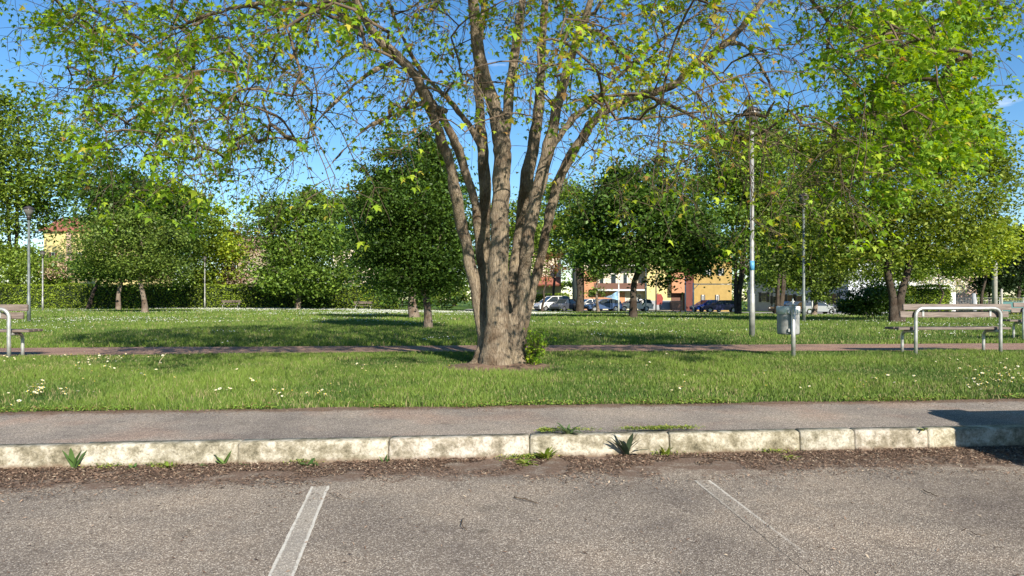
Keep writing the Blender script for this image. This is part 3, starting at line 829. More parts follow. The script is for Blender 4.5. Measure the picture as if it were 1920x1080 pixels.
# ------------------------------------------------------------------ background trees
G_MID = ([(.11, .20, .03), (.15, .25, .04), (.075, .15, .024)], [3, 2, 2])
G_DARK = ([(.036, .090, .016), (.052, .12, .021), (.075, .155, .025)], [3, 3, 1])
G_YEL = ([(.21, .33, .035), (.27, .38, .04), (.15, .25, .03)], [3, 2, 2])
G_OLV = ([(.085, .160, .032), (.12, .20, .038), (.06, .115, .025)], [3, 2, 2])
G_BLU = ([(.10, .20, .036), (.15, .27, .046), (.06, .13, .025)], [3, 2, 2])
G_BRN = ([(.15, .10, .06), (.10, .10, .045), (.21, .15, .09)], [3, 2, 2])
def bg_tree(name, label, trunk_px, d, blobs, leaf, n, cols, tr=.14, stems=1, bark='bark2', seed=0, group=None, cat='tree', fork=.35, lean=0.0, sig=1.0):
    rng = np.random.RandomState(seed + 100)
    x0 = px(trunk_px, d); z0 = float(gz(x0, d)); loc = np.array([x0, d, z0])
    root = empty(name, tuple(loc), 0, label, cat, group)
    extra = []
    for b in blobs:
        for q in range(4 if cat == 'tree' else 2):
            a_ = rng.uniform(0, 3.14); k_ = rng.uniform(.2, .36)
            extra.append((b[0] + math.cos(a_) * b[2] * .88, b[1] - math.sin(a_) * b[3] * .88, b[2] * k_, b[3] * k_, rng.uniform(-.4, .4) * b[2] / F * d))
    blobs = list(blobs) + extra
    C = np.array([[px(b[0], d) - x0, (b[4] if len(b) > 4 else 0), pz(b[1], d) - z0] for b in blobs])
    R = np.array([[b[2] / F * d, b[2] / F * d * .85, b[3] / F * d] for b in blobs])
    vol = R.prod(1) ** .75; ncl = max(45, int(n / 150))
    which = rng.choice(len(blobs), ncl, p=vol / vol.sum())
    u = rng.normal(size=(ncl, 3)); u /= np.linalg.norm(u, axis=1)[:, None]
    rad = rng.uniform(.25, 1, ncl) ** .45
    cl = C[which] + u * rad[:, None] * R[which]
    sc_ = 2.2 / max(.6, R.mean()); off_ = seed * 3.1
    keep_ = np.array([mnoise.noise(Vector((q[0] * sc_ + off_, q[1] * sc_, q[2] * sc_ * 1.3))) > -.16 for q in cl]); cl, which = cl[keep_], which[keep_]; ncl = len(cl)
    cl[:, 2] = np.maximum(cl[:, 2], .5)
    # skeleton
    top = C[:, 2].max(); sk = Skel(); zc = (C[:, 2] - R[:, 2]).min(); zc = max(zc, .8)
    cx = np.average(C[:, 0], weights=vol)
    for k in range(stems):
        a = rng.rand() * 6.28 if stems > 2 else (math.pi * k + .3)
        sp = 0 if stems == 1 else fork
        pts = []; rr = []
        H_ = top
        for t in np.linspace(0, 1, 9):
            off = np.array([math.cos(a) * sp * (.35 + t * 3.0), math.sin(a) * sp * (.35 + t * 3.0), 0]) * (1 if stems > 1 else 0)
            off[0] += cx * t * .7 + lean * t
            off += rng.normal(size=3) * np.array([.05, .05, 0]) * (t > 0) * (1 + d / 60)
            pts.append(np.array([off[0], off[1], -.1 + H_ * t])); rr.append(tr / (stems ** .4) * (1.35 if t == 0 else 1) * (1 - .85 * t))
        q, r = densify(pts, rr, 3); sk.chain(q, r, -1)
    n_main = len(sk.p)
    sub = cl[rng.choice(ncl, min(ncl, 70), replace=False)]
    sk.connect(sub, rng, step=max(.35, d / 90), wig=.08, sag=.06, minz=zc * .8)
    sk.radii(tip=max(.008, .00030 * d), p=2.3)
    for i in range(n_main, len(sk.p)): sk.r[i] = min(sk.r[i], tr * .45)
    V, Fq = tubes_np(sk.chains(), 8)
    link_mesh('trunk', np_mesh('trunk', V, Fq, M[bark], smooth=True), root)
    # leaves: clusters round the cluster centres
    per = rng.poisson(n / ncl, ncl); idx = np.repeat(np.arange(ncl), per)
    s = (.55 * (R.prod(1) ** (1 / 3))[which] / (ncl / len(blobs)) ** (1 / 3) * 1.05 * sig)[idx] * rng.choice([.75, 1.0, 1.5], len(idx), p=[.5, .35, .15])
    pos = cl[idx] + rng.normal(size=(len(idx), 3)) * s[:, None] * np.array([1.1, 1.1, .5])
    pos[:, 2] = np.maximum(pos[:, 2], .25)
    tone = rng.uniform(.7, 1.35, ncl)[idx]
    col = np.clip(pick_cols(len(idx), rng, cols[0], cols[1], .2) * tone[:, None] * np.array([1.32, 1.08, .9]), 0, .9)
    v, f, c = leaf_cloud(pos, leaf * 1.3, QUAD_V, QUAD_F, rng, col, up=.5, droop=.4)
    link_mesh('crown', np_mesh('crown', v, f, M['bgleaf'], c), root)
    return root

TREES = [
 # name, label, trunk px, depth, blobs, leaf, n, colours, trunk r, stems, bark
 ('broadleaf_tree', 'tall broad green tree at the left edge rising above the dark hedge', 30, 86, [(20, 300, 95, 110), (110, 330, 62, 100), (30, 430, 58, 80), (-60, 300, 90, 130), (140, 350, 28, 44)], .34, 30000, G_MID, .35, 2, 'bark3'),
 ('shrub', 'loose green bushes rising behind the hedge at the far left', 60, 82, [(40, 510, 90, 34), (120, 526, 36, 12), (-50, 500, 60, 40)], .24, 9000, G_MID, .06, 3, 'bark3'),
 ('small_tree', 'small olive-green tree with slim leaning trunk left of the tall lamp posts', 272, 54, [(245, 470, 92, 62), (290, 500, 55, 42), (200, 495, 50, 34), (255, 430, 60, 30)], .15, 22000, G_OLV, .21, 1, 'bark2'),
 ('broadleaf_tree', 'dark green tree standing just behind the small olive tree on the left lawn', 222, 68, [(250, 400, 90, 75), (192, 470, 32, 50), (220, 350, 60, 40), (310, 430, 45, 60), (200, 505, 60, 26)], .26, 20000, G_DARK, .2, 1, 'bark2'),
 ('broadleaf_tree', 'yellow-green tree behind the thin lamp post on the left', 372, 84, [(370, 430, 62, 70), (385, 500, 62, 50), (350, 385, 35, 40), (420, 470, 30, 45)], .30, 15000, G_YEL, .2, 2, 'bark3'),
 ('bare_conifer', 'thin brownish tree with pale straight trunk behind the hedge', 461, 85, [(450, 490, 28, 60), (468, 445, 18, 25), (432, 530, 25, 28)], .2, 3200, G_BRN, .17, 1, 'bark2'),
 ('broadleaf_tree', 'full green tree with pale forked trunk in front of the middle of the hedge', 557, 72, [(560, 440, 72, 72), (520, 500, 42, 55), (610, 490, 50, 60), (560, 385, 45, 38), (565, 522, 70, 28)], .26, 24000, G_BLU, .34, 3, 'bark2'),
 ('broadleaf_tree', 'lighter green tree behind the hedge left of the dark round tree', 640, 88, [(640, 420, 48, 58), (620, 385, 32, 30), (660, 480, 30, 50)], .3, 9000, G_MID, .2, 1, 'bark3'),
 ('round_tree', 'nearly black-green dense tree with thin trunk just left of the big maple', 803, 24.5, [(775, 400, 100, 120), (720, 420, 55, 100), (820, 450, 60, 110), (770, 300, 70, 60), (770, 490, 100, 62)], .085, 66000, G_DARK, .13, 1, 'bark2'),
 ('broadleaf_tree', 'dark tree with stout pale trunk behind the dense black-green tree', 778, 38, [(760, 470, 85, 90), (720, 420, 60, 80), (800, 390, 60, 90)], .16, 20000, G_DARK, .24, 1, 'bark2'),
 ('small_tree', 'small reddish-twigged tree right of the big maple trunks near the parked cars', 1017, 84, [(1018, 510, 26, 22), (1040, 495, 30, 20)], .16, 1500, ([(.20, .11, .06), (.14, .14, .04)], [2, 1]), .16, 1, 'bark3'),
 ('broadleaf_tree', 'green tree with thick dark forked trunk in front of the white parked cars', 1086, 87, [(1075, 420, 50, 60), (1110, 440, 60, 55), (1060, 380, 40, 40), (1130, 480, 45, 25)], .26, 16000, G_MID, .62, 4, 'bark3'),
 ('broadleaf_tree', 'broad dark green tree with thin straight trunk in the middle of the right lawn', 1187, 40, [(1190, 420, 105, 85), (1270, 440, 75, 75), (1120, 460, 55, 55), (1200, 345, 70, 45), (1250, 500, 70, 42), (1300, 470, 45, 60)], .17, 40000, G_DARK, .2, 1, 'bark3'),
 ('broadleaf_tree', 'tall green tree with several slim trunks behind the bright lamp post', 1385, 58, [(1370, 300, 80, 80), (1430, 330, 75, 90), (1340, 400, 60, 90), (1420, 440, 80, 90), (1490, 420, 40, 80)], .2, 42000, G_BLU, .24, 5, 'bark3'),
 ('small_tree', 'yellow-green tree with orange-brown trunk before the silver parked car', 1525, 50, [(1525, 430, 62, 60), (1550, 500, 45, 42), (1490, 480, 45, 50), (1530, 540, 38, 22)], .16, 22000, G_OLV, .17, 1, 'bark2'),
 ('twin_trunk_tree', 'light green tree with two spreading trunks behind the right bench', 1682, 31, [(1700, 340, 130, 120), (1590, 380, 90, 110), (1800, 360, 90, 120), (1700, 430, 130, 70), (1840, 300, 50, 90), (1560, 300, 60, 90), (1720, 240, 110, 60), (1600, 470, 60, 40), (1780, 470, 60, 40)], .115, 68000, ([(.13, .21, .03), (.17, .25, .035), (.085, .16, .025)], [3, 2, 2]), .24, 2, 'bark3'),
 ('small_tree', 'small bright green tree crown beside the concrete pole at the right edge', 1840, 40, [(1862, 455, 40, 42), (1840, 480, 40, 34), (1880, 430, 24, 28)], .14, 7500, G_YEL, .09, 1, 'bark3'),
 ('dark_evergreen', 'blackish evergreen tree at the far right edge of the park', 1905, 105, [(1900, 480, 36, 52), (1960, 470, 60, 60), (1880, 520, 28, 25)], .34, 12000, ([(.014, .035, .012), (.022, .05, .016)], [1, 1]), .3, 1, 'bark3'),
 ('dark_evergreen', 'blackish evergreen shrub mass beside the turquoise banner', 1855, 108, [(1850, 500, 18, 40), (1838, 525, 22, 22)], .3, 4000, ([(.016, .04, .012), (.026, .055, .016)], [1, 1]), .2, 1, 'bark3'),
 ('broad_bush', 'big dark green bush between silver parked car and twin-trunk tree', 1632, 37, [(1630, 562, 44, 34), (1600, 578, 24, 24), (1660, 572, 34, 30)], .10, 15000, G_DARK, .05, 4, 'bark3'),
 ('flowering_shrub', 'white-flowering shrub behind the clipped hedge on the right', 1745, 74, [(1750, 520, 50, 22), (1700, 512, 40, 28), (1790, 530, 20, 16)], .14, 4200, ([(.70, .68, .60), (.12, .2, .04), (.5, .5, .4)], [2, 1, 1]), .05, 3, 'bark3'),
 ('flowering_shrub', 'pale blossoming shrub below the yellow house on the left', 112, 80, [(112, 505, 28, 16), (135, 500, 16, 14)], .16, 1500, ([(.55, .48, .42), (.12, .2, .04), (.4, .36, .3)], [2, 1, 1]), .05, 3, 'bark3'),
 ('broadleaf_tree', 'green street tree above the silver car between the two right lamp posts', 1455, 84, [(1450, 480, 45, 60), (1480, 520, 30, 30)], .28, 8000, G_MID, .2, 1, 'bark3'),
 ('broadleaf_tree', 'bright green tree seen in the gap between the maple trunks', 962, 74, [(960, 430, 46, 70), (950, 500, 40, 50), (985, 470, 35, 60)], .26, 11000, G_MID, .2, 1, 'bark3'),
 ('broadleaf_tree', 'green tree between the thick forked trunk tree and the maple', 1040, 95, [(1045, 400, 40, 60), (1030, 460, 35, 40)], .3, 7000, G_MID, .2, 1, 'bark3'),
 ('broadleaf_tree', 'bright green tree behind the tall lamp post filling the gap to the right', 1460, 70, [(1450, 300, 60, 90), (1490, 380, 60, 80), (1440, 420, 50, 80), (1540, 330, 50, 90)], .24, 26000, G_MID, .26, 3, 'bark3'),
 ('broadleaf_tree', 'green tree behind the small olive tree, its crown touching the left tall tree', 165, 76, [(205, 410, 42, 56), (330, 430, 60, 80), (200, 490, 30, 26)], .28, 12000, G_MID, .2, 1, 'bark3'),
 ('leafy_bush', 'shadowy bush behind the two lawn trunks left of the maple', 745, 74, [(755, 550, 40, 24), (790, 560, 30, 16)], .2, 3500, G_DARK, .05, 3, 'bark3'),
 ('leafy_bush', 'green bush under the dense round tree close to the maple', 835, 90, [(830, 545, 40, 28), (870, 555, 24, 16)], .24, 3000, G_MID, .05, 3, 'bark3'),
 ('small_tree', 'small airy green tree between the dark bush and the white gable', 1645, 58, [(1640, 498, 62, 34), (1600, 510, 26, 24), (1700, 500, 40, 26)], .17, 9000, G_MID, .09, 2, 'bark3'),
 ('small_tree', 'small airy green tree above the short clipped hedge', 1762, 60, [(1760, 495, 46, 30), (1795, 505, 22, 20)], .17, 5200, G_MID, .09, 1, 'bark3'),
 ('street_tree', 'leafy tree before the orange balcony building', 1122, 86, [(1115, 530, 16, 34), (1105, 490, 26, 26)], .24, 3000, G_OLV, .18, 1, 'bark2'),
]
for i, t in enumerate(TREES):
    name, label, tp, d, blobs, leaf, n, cols, tr, st, bk = t
    bg_tree(name, label, tp, d, blobs, leaf, n, cols, tr, st, bk, seed=i * 7, fork=.42 if name == 'twin_trunk_tree' else .40 if 'several slim' in label else (.10 * (d / 30) if st > 1 else 0), group='trees of the park lawn' if 'tree' in name else None, cat='tree' if ('tree' in name or 'conifer' in name or 'evergreen' in name) else 'bush')

rngf = np.random.RandomState(5)
WORDS = ['rounded', 'ragged', 'low', 'tall', 'broad', 'narrow', 'domed', 'dense', 'loose', 'squat', 'lopsided', 'slim', 'bushy', 'flat-topped', 'spreading', 'upright']
for k in range(16):
    X = -60 + k * 132 + rngf.uniform(-25, 25); hgt = rngf.uniform(70, 108) * (.8 if X > 1550 else 1)
    bg_tree('distant_tree', 'far %s green tree in the hazy row behind the houses' % WORDS[k], X, 135, [(X, 562 - hgt * .62, rngf.uniform(62, 85), hgt * .42), (X + 30, 548, 50, 26), (X - 35, 545, 45, 26)], .5, 3600, G_MID if k % 3 else G_DARK, .3, 1, 'bark3', seed=300 + k, group='distant trees behind the houses', cat='tree')

# ------------------------------------------------------------------ hedges
def hedge(name, label, x0, y0, x1, y1, z, h, w, leaf, n, cols, seed):
    rng = np.random.RandomState(seed)
    L = math.hypot(x1 - x0, y1 - y0); a = math.atan2(y1 - y0, x1 - x0)
    root = empty(name, ((x0 + x1) / 2, (y0 + y1) / 2, z), a, label, 'hedge')
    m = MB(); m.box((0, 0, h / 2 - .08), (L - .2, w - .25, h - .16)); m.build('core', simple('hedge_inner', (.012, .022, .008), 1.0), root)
    areas = np.array([L * h, L * h, L * w, w * h, w * h]); k = rng.choice(5, n, p=areas / areas.sum())
    u = rng.rand(n); v = rng.rand(n); p = np.zeros((n, 3))
    for j, (fx, fy, fz) in enumerate([(1, -1, 0), (1, 1, 0), (1, 0, 1), (-2, 0, 0), (2, 0, 0)]):
        q = k == j
        if j < 2: p[q] = np.stack([(u[q] - .5) * L, np.full(q.sum(), fy * w / 2), v[q] * h], 1)
        elif j == 2: p[q] = np.stack([(u[q] - .5) * L, (v[q] - .5) * w, np.full(q.sum(), h)], 1)
        else: p[q] = np.stack([np.full(q.sum(), fx / 2 * L / 2), (u[q] - .5) * w, v[q] * h], 1)
    wob = np.sin(p[:, 0] * 1.7) * .05 + np.sin(p[:, 0] * .6 + 1) * .06
    p[:, 2] += wob * (p[:, 2] / h); p += rng.normal(size=p.shape) * leaf * .35
    tone = .8 + .35 * (np.sin(p[:, 0] * .9 + 2 * np.sin(p[:, 0] * .31)) * .5 + .5)
    c = np.clip(pick_cols(n, rng, cols[0], cols[1], .25) * tone[:, None], 0, .9)
    vv, f, cc = leaf_cloud(p, leaf, QUAD_V, QUAD_F, rng, c, up=.3)
    link_mesh('foliage', np_mesh('foliage', vv, f, M['bgleaf'], cc), root)
GH = ([(.22, .31, .03), (.30, .39, .04), (.15, .22, .025)], [3, 2, 2])
hedge('clipped_hedge', 'long clipped hedge along the far left side of the lawn', px(-120, 79), 79, px(745, 79), 79, .13, 2.55, 1.2, .17, 42000, GH, 1)
hedge('clipped_hedge', 'short clipped hedge behind the right bench beside the twin-trunk tree', px(1690, 62), 62, px(1787, 62), 63, -.4, 2.6, 1.2, .15, 7000, GH, 2)
hedge('clipped_hedge', 'low green hedge in front of the red-roofed house behind the white van', px(1004, 103), 103, px(1066, 103), 103, -.4, 2.2, 1.2, .2, 3500, GH, 3)
hedge('clipped_hedge', 'low flowering hedge behind the fence posts at the right edge', px(1872, 84), 84, px(1990, 84), 85, -.6, 1.75, 1.0, .2, 3200, ([(.30, .34, .05), (.5, .48, .1), (.12, .2, .03)], [2, 1, 1]), 5)

# ------------------------------------------------------------------ buildings
def facade_windows(root, wx, wz, w, h, yf, n_sh=True, frame=None, shutter=None):
    m = MB(); m.box((wx, yf - .03, wz), (w, .06, h)); f = m.build('window', frame or M['zincl'], root)
    m = MB(); m.box((wx, yf - .075, wz), (w - .16, .03, h - .16)); m.build('pane', M['glass'], f)
    if shutter:
        for s in (-1, 1):
            m = MB(); m.box((wx + s * (w / 2 + w * .24), yf - .05, wz), (w * .46, .1, h + .05)); m.build('shutter', shutter, f)
def building(name, label, x0, x1, d, ztop, depth, wall, roof, wins, gable=0.0, over=.5, base=-.9, shutter=None, roof_flat=False, doors=()):
    X0, X1 = px(x0, d), px(x1, d); zt = pz(ztop, d); cx = (X0 + X1) / 2; w = X1 - X0
    root = empty(name, (cx, d, base), 0, label, 'building'); h = zt - base
    m = MB(); m.box((0, depth / 2, h / 2), (w, depth, h)); m.build('wall', wall, root)
    m = MB()
    if gable > 0:
        m.prism([(-over, h + .003), (depth / 2, h + gable), (depth + over, h + .003), (depth + over, h - .18), (-over, h - .18)], 'x', -w / 2 - over, w / 2 + over)
        # wall top sits inside the roof solid
    else:
        m.box((0, depth / 2, h + .16), (w + .5, depth + .5, .3))
    m.build('roof', roof, root)
    for (wx, wy, ww, wh) in wins:       # in pixels: centre and size
        facade_windows(root, px(wx, d) - cx, pz(wy, d) - base, ww / F * d, wh / F * d, 0, shutter=shutter)
    return root, cx, base
Y1 = simple('yellow_render', (.58, .48, .22), .9, 0, .06, 2, .2)
Y2 = simple('ochre_render', (.36, .25, .09), .9, 0, .08, 2, .2)
O1 = simple('orange_render', (.45, .23, .13), .9, 0, .08, 2, .2)
W1 = simple('white_render', (.66, .66, .65), .9, 0, .05, 2, .2)
B1 = simple('grey_white_render', (.50, .53, .58), .9, 0, .07, 2, .2)
C1 = simple('cream_render', (.62, .54, .42), .9, 0, .07, 2, .2)
PK = simple('pink_render', (.46, .32, .26), .9, 0, .06, 2, .2)
BR = simple('maroon_render', (.14, .05, .04), .9, 0, .1, 2, .2)
GRW = simple('grey_plinth', (.30, .31, .33), .9, 0, .1, 2, .2)
RT = mat_tiles('red_roof_tiles', (.26, .08, .05), (.40, .15, .10))
RT2 = mat_tiles('brown_roof_tiles', (.22, .13, .09), (.35, .22, .16))
SHB = simple('dark_shutter', (.05, .045, .05), .6)
SHR = simple('brown_shutter', (.12, .05, .03), .6)
r, cx, b = building('yellow_house', 'yellow house with red tiled roof behind the left trees', 82, 260, 112, 432, 11, Y1, RT, [(100, 478, 7, 10), (150, 478, 7, 10), (200, 478, 7, 10)], gable=2.6, shutter=SHR)
m = MB(); m.box((px(131, 112) - cx, -.12, 7), (.8, .18, 11.0)); m.build('pilaster', PK, r)
building('terracotta_house', 'pale house with brown roof behind the thin brownish tree', 425, 500, 120, 462, 10, simple('tan_render', (.34, .27, .20), .9, 0, .08, 2, .2), RT2, [(440, 500, 8, 12), (470, 500, 8, 12)], gable=2.0)
r, cx, b = building('balcony_house', 'white apartment house with stacked balconies left of the black-green tree', 625, 720, 105, 455, 10, C1, RT2, [(640, 520, 7, 10), (660, 520, 7, 10), (660, 490, 7, 10)], gable=1.5)
for k, y in enumerate((500, 518, 536)):
    m = MB(); m.box((px(655, 105) - cx, -.6, pz(y, 105) - b), (4.6, 1.2, .45)); m.build('balcony', W1, r)
r, cx, b = building('red_roof_house', 'cream house with low red awning roof behind the white van', 985, 1052, 112, 478, 9, C1, RT2, [(1010, 502, 8, 12), (1035, 502, 8, 12), (1000, 550, 10, 12)], gable=1.2)
m = MB(); m.prism([(-2.6, pz(537, 112) - b), (0, pz(522, 112) - b), (0, pz(519, 112) - b), (-2.8, pz(534, 112) - b)], 'x', px(985, 112) - cx, px(1050, 112) - cx); m.build('awning_roof', RT, r)
# orange block with balconies + yellow block
r, cx, b = building('balcony_block', 'orange and beige block with long balconies behind the parked cars', 1085, 1213, 104, 448, 11, C1, RT2, [(1128, 522, 9, 22), (1150, 524, 11, 22), (1172, 524, 9, 22), (1204, 528, 7, 16), (1168, 560, 10, 18), (1198, 560, 8, 16), (1150, 480, 9, 16), (1180, 480, 9, 16)], gable=0, base=-.9)
m = MB(); m.box((px(1108, 104) - cx, -.06, pz(545, 104) - b), (1.9, .12, 5.6)); m.box((px(1138, 104) - cx, -.06, pz(563, 104) - b), (5.0, .1, 2.3)); m.build('orange_wall_panel', O1, r)
for y in (543, 497):
    m = MB(); m.box((px(1162, 104) - cx, -.75, pz(y + 1, 104) - b), (7.6, 1.5, .22)); s = m.build('balcony', W1, r)
    m = MB(); m.box((px(1162, 104) - cx, -1.46, pz(y - 6, 104) - b), (7.6, .05, .85)); m.build('railing', SHR, s)
r, cx, b = building('yellow_block', 'bright yellow apartment block with grey plinth in the middle distance', 1213, 1283, 102, 440, 11, Y1, RT2, [(1259, 530, 7, 14), (1228, 470, 8, 14), (1259, 480, 7, 14)], gable=0, base=-.9)
m = MB(); m.box((px(1236, 102) - cx, -.04, pz(572, 102) - b), (px(1258, 102) - px(1214, 102), .1, 1.3)); m.build('plinth', GRW, r)
m = MB(); m.box((px(1270, 102) - cx, -.5, pz(525, 102) - b), (1.9, 1.0, 3.6)); m.build('bay', O1, r)
m = MB(); m.box((px(1268, 102) - cx, -.02, pz(566, 102) - b), (1.4, .08, 2.6)); m.build('door', SHR, r)
building('maroon_building', 'narrow dark red building between yellow block and ochre house', 1284, 1300, 101, 470, 9, BR, RT2, [], gable=0, base=-.9)
building('ochre_house', 'ochre house with small dark shuttered windows behind the blue cars', 1301, 1372, 104, 455, 10, Y2, RT2, [(1318, 560, 4, 14), (1345, 560, 4, 14), (1328, 510, 6, 13), (1352, 510, 6, 13)], gable=1.6, base=-.9, shutter=SHB)
def oblique_house():
    near = np.array([43.2, 95.0]); ux = np.array([.30, -.954]); rz = math.atan2(ux[1], ux[0]); L = 21.5; base = -1.0; h = 7.2; D_ = 8.6
    root = empty('long_white_house', (near[0], near[1], base), rz, 'long shaded grey-white house with dark shutters behind the silver estate car', 'building')
    m = MB(); m.box((-L / 2, D_ / 2, h / 2), (L, D_, h)); m.build('wall', B1, root)
    m = MB(); m.prism([(-.5, h + .003), (D_ / 2, h + 2.0), (D_ + .5, h + .003), (D_ + .5, h - .18), (-.5, h - .18)], 'x', -L - .4, .4); m.build('roof', RT2, root)
    def along(p):      # local x where a picture column meets the wall
        t = (p - 960) / F; s_ = (near[0] - t * near[1]) / (ux[0] - t * ux[1]); return -s_, near[1] - s_ * ux[1]
    for wp, wy, hh in ((1558, 508, 1.2), (1563, 560, 1.5), (1522, 512, 1.2), (1482, 560, 1.2), (1455, 562, 1.1), (1455, 520, 1.3), (1433, 557, 1.4), (1425, 522, 1.2), (1500, 562, 1.2)):
        lx, dd = along(wp); facade_windows(root, lx, pz(wy, dd) - base, 1.25, hh, 0, shutter=SHB)
    lx, dd = along(1448); m = MB(); m.tube([(lx, -.08, 0), (lx, -.08, h - .2)], .07, 8); m.build('drainpipe', SHB, root)
oblique_house()
building('white_villa', 'bright white villa behind the twin-trunk tree on the right', 1704, 1792, 97, 478, 10, W1, RT2, [(1730, 510, 8, 12), (1760, 510, 8, 12)], gable=1.8, base=-1.0)
building('pink_house', 'pink house with projecting eaves in the gap left of the concrete pole', 1793, 1832, 118, 497, 10, PK, RT2, [(1809, 533, 4, 10), (1820, 533, 4, 10)], gable=1.4, base=-1.0, over=.9)

# ------------------------------------------------------------------ cars
def car_mesh_parts(kind='hatch'):
    if kind == 'wagon':
        body = [(-2.2, .28), (-2.24, .62), (-2.18, .92), (-1.9, .98), (-.75, 1.0), (1.15, 1.0), (2.05, .82), (2.25, .62), (2.22, .3)]
        cab = [(-2.05, .97), (-1.85, 1.42), (-1.2, 1.48), (.2, 1.46), (1.15, .99)]
        L = 2.25; wb = (-1.35, 1.38); Wd = .88
    elif kind == 'van':
        body = [(-2.1, .28), (-2.15, .8), (-2.1, 1.08), (-.6, 1.12), (1.2, 1.10), (1.95, .95), (2.12, .65), (2.1, .3)]
        cab = [(-2.08, 1.07), (-1.95, 1.75), (-1.5, 1.82), (.3, 1.80), (1.35, 1.08)]
        wb = (-1.3, 1.3); Wd = .90
    else:
        body = [(-1.95, .28), (-2.0, .62), (-1.93, .95), (-.7, .98), (1.0, .97), (1.75, .80), (1.98, .6), (1.95, .28)]
        cab = [(-1.88, .94), (-1.5, 1.40), (-.8, 1.48), (.15, 1.45), (1.05, .965)]
        wb = (-1.25, 1.27); Wd = .85
    return body, cab, wb, Wd
def make_car(kind, paint, label, loc, rz, group='cars parked along the far street', name='parked_car'):
    body, cab, wb, Wd = car_mesh_parts(kind)
    root = empty(name, loc, rz, label, 'car', group)
    # body with wheel arches cut into its lower outline
    low = []
    for cxw in sorted(wb, reverse=True):
        for k in range(9):
            a = math.pi * k / 8
            low.append((cxw + .37 * math.cos(a), max(.26, .30 + .37 * math.sin(a))))
    poly = body + low
    m = MB(); n = len(poly)
    prof = [(-Wd, 1.0), (-Wd, 1.0), (Wd, 1.0)]
    vs = []
    for yy, ins in ((-Wd, .0), (-Wd + .06, 1), (Wd - .06, 1), (Wd, .0)):
        for (u, z) in poly:
            k = 1 if ins else .985
            zz = z if ins or z < .7 else z - .035
            vs.append((u * k, yy, zz))
    fs = [tuple(range(n))[::-1], tuple(range(3 * n, 4 * n))]
    for s in range(3):
        for k in range(n): fs.append((s * n + k, s * n + (k + 1) % n, (s + 1) * n + (k + 1) % n, (s + 1) * n + k))
    m.add(vs, fs); m.build('body', paint, root)
    # cabin: glass with painted roof and pillars
    tw = Wd - .20; m = MB(); n = len(cab); vs = []
    for s in (-1, 1):
        for i, (u, z) in enumerate(cab): vs.append((u, s * (Wd - .05 if i in (0, n - 1) else tw), z))
    m.add(vs, [tuple(range(n)), tuple(range(n, 2 * n))[::-1]] + [(k, (k + 1) % n, n + (k + 1) % n, n + k) for k in range(n)])
    m.build('cabin_glass', M['glass'], root)
    m = MB(); zr = cab[2][1]
    m.prism([(cab[1][0] - .03, cab[1][1] - .02), (cab[2][0], cab[2][1] + .03), (cab[3][0], cab[3][1] + .03), (cab[3][0] + .14, cab[3][1] - .05), (cab[2][0], cab[2][1] - .01), (cab[1][0] + .1, cab[1][1] + .0)], 'y', -tw - .015, tw + .015)
    for s in (-1, 1):
        ya, yb = s * (Wd - .04), s * (tw + .012)
        for (a, b_) in ((cab[0], cab[1]), (cab[-1], cab[-2])): m.tube([(a[0], ya, a[1]), (b_[0], yb, b_[1])], .045, 6)
        xm = (cab[2][0] + cab[3][0]) / 2 + .1; m.tube([(xm + .05, ya, cab[0][1]), (xm, yb, zr)], .05, 6)
    m.build('roof', paint, root)
    for cxw in wb:
        for s in (-1, 1):
            w = MB(); w.tube([(cxw, s * (Wd - .2), .31), (cxw, s * (Wd + .0), .31)], .31, 20); t = w.build('wheel', M['rubber'], root)
            w = MB(); w.tube([(cxw, s * (Wd - .01), .31), (cxw, s * (Wd + .012), .31)], .19, 14); w.build('rim', M['rim'], t)
    xf = body[-2][0]; xb = body[1][0]
    for s in (-1, 1):
        w = MB(); w.box((xf - .08, s * (Wd - .22), .66), (.22, .3, .14)); w.build('headlight', M['rim'], root)
        w = MB(); w.box((xb + .08, s * (Wd - .15), .78), (.2, .2, .2)); w.build('tail_light', RED, root)
        w = MB(); w.box((cab[-1][0] - .25, s * (Wd + .07), 1.0), (.12, .16, .12)); w.build('mirror', paint, root)
    w = MB(); w.box((xf + .01, 0, .42), (.06, 1.1, .16)); w.build('grille', M['black'], root)
    return root
RED = simple('tail_lamp_red', (.35, .02, .02), .3)
PW = mat_carpaint('white_car_paint', (.75, .75, .74)); PG = mat_carpaint('dark_grey_car_paint', (.10, .11, .14), .4); PB = mat_carpaint('steel_blue_car_paint', (.05, .09, .20), .3)
PS = mat_carpaint('silver_car_paint', (.42, .42, .43), .6); PBB = mat_carpaint('bright_blue_car_paint', (.02, .06, .30)); PN_ = mat_carpaint('navy_car_paint', (.015, .02, .09)); PK_ = mat_carpaint('black_car_paint', (.012, .012, .014))
def cz(xp, d): x = px(xp, d); return (x, d, float(gz(x, d)) + .03)
D2R = math.radians
make_car('van', PW, 'white boxy van parked first on the left of the far car row', cz(1035, 90), D2R(205))
make_car('hatch', PG, 'dark grey small car parked beside the white van', cz(1057, 89), D2R(235))
make_car('hatch', PW, 'white small car parked right of the thick dark forked trunk', cz(1103, 90.5), D2R(200))
make_car('wagon', PB, 'steel-blue car parked in front of the orange wall', cz(1130, 89), D2R(195))
make_car('wagon', PS, 'silver car parked behind the thin dark trunk of the lawn tree', cz(1188, 90), D2R(185))
make_car('hatch', PBB, 'bright blue car parked left of the navy car', cz(1325, 92), D2R(200))
make_car('wagon', PN_, 'navy car parked behind the multi-stemmed tree', cz(1352, 89.5), D2R(172))
make_car('wagon', PK_, 'black car parked left of the silver estate behind the litter bin', cz(1478, 92), D2R(190))
make_car('wagon', PS, 'silver estate car parked before the long grey-white house', cz(1532, 88.5), D2R(4))
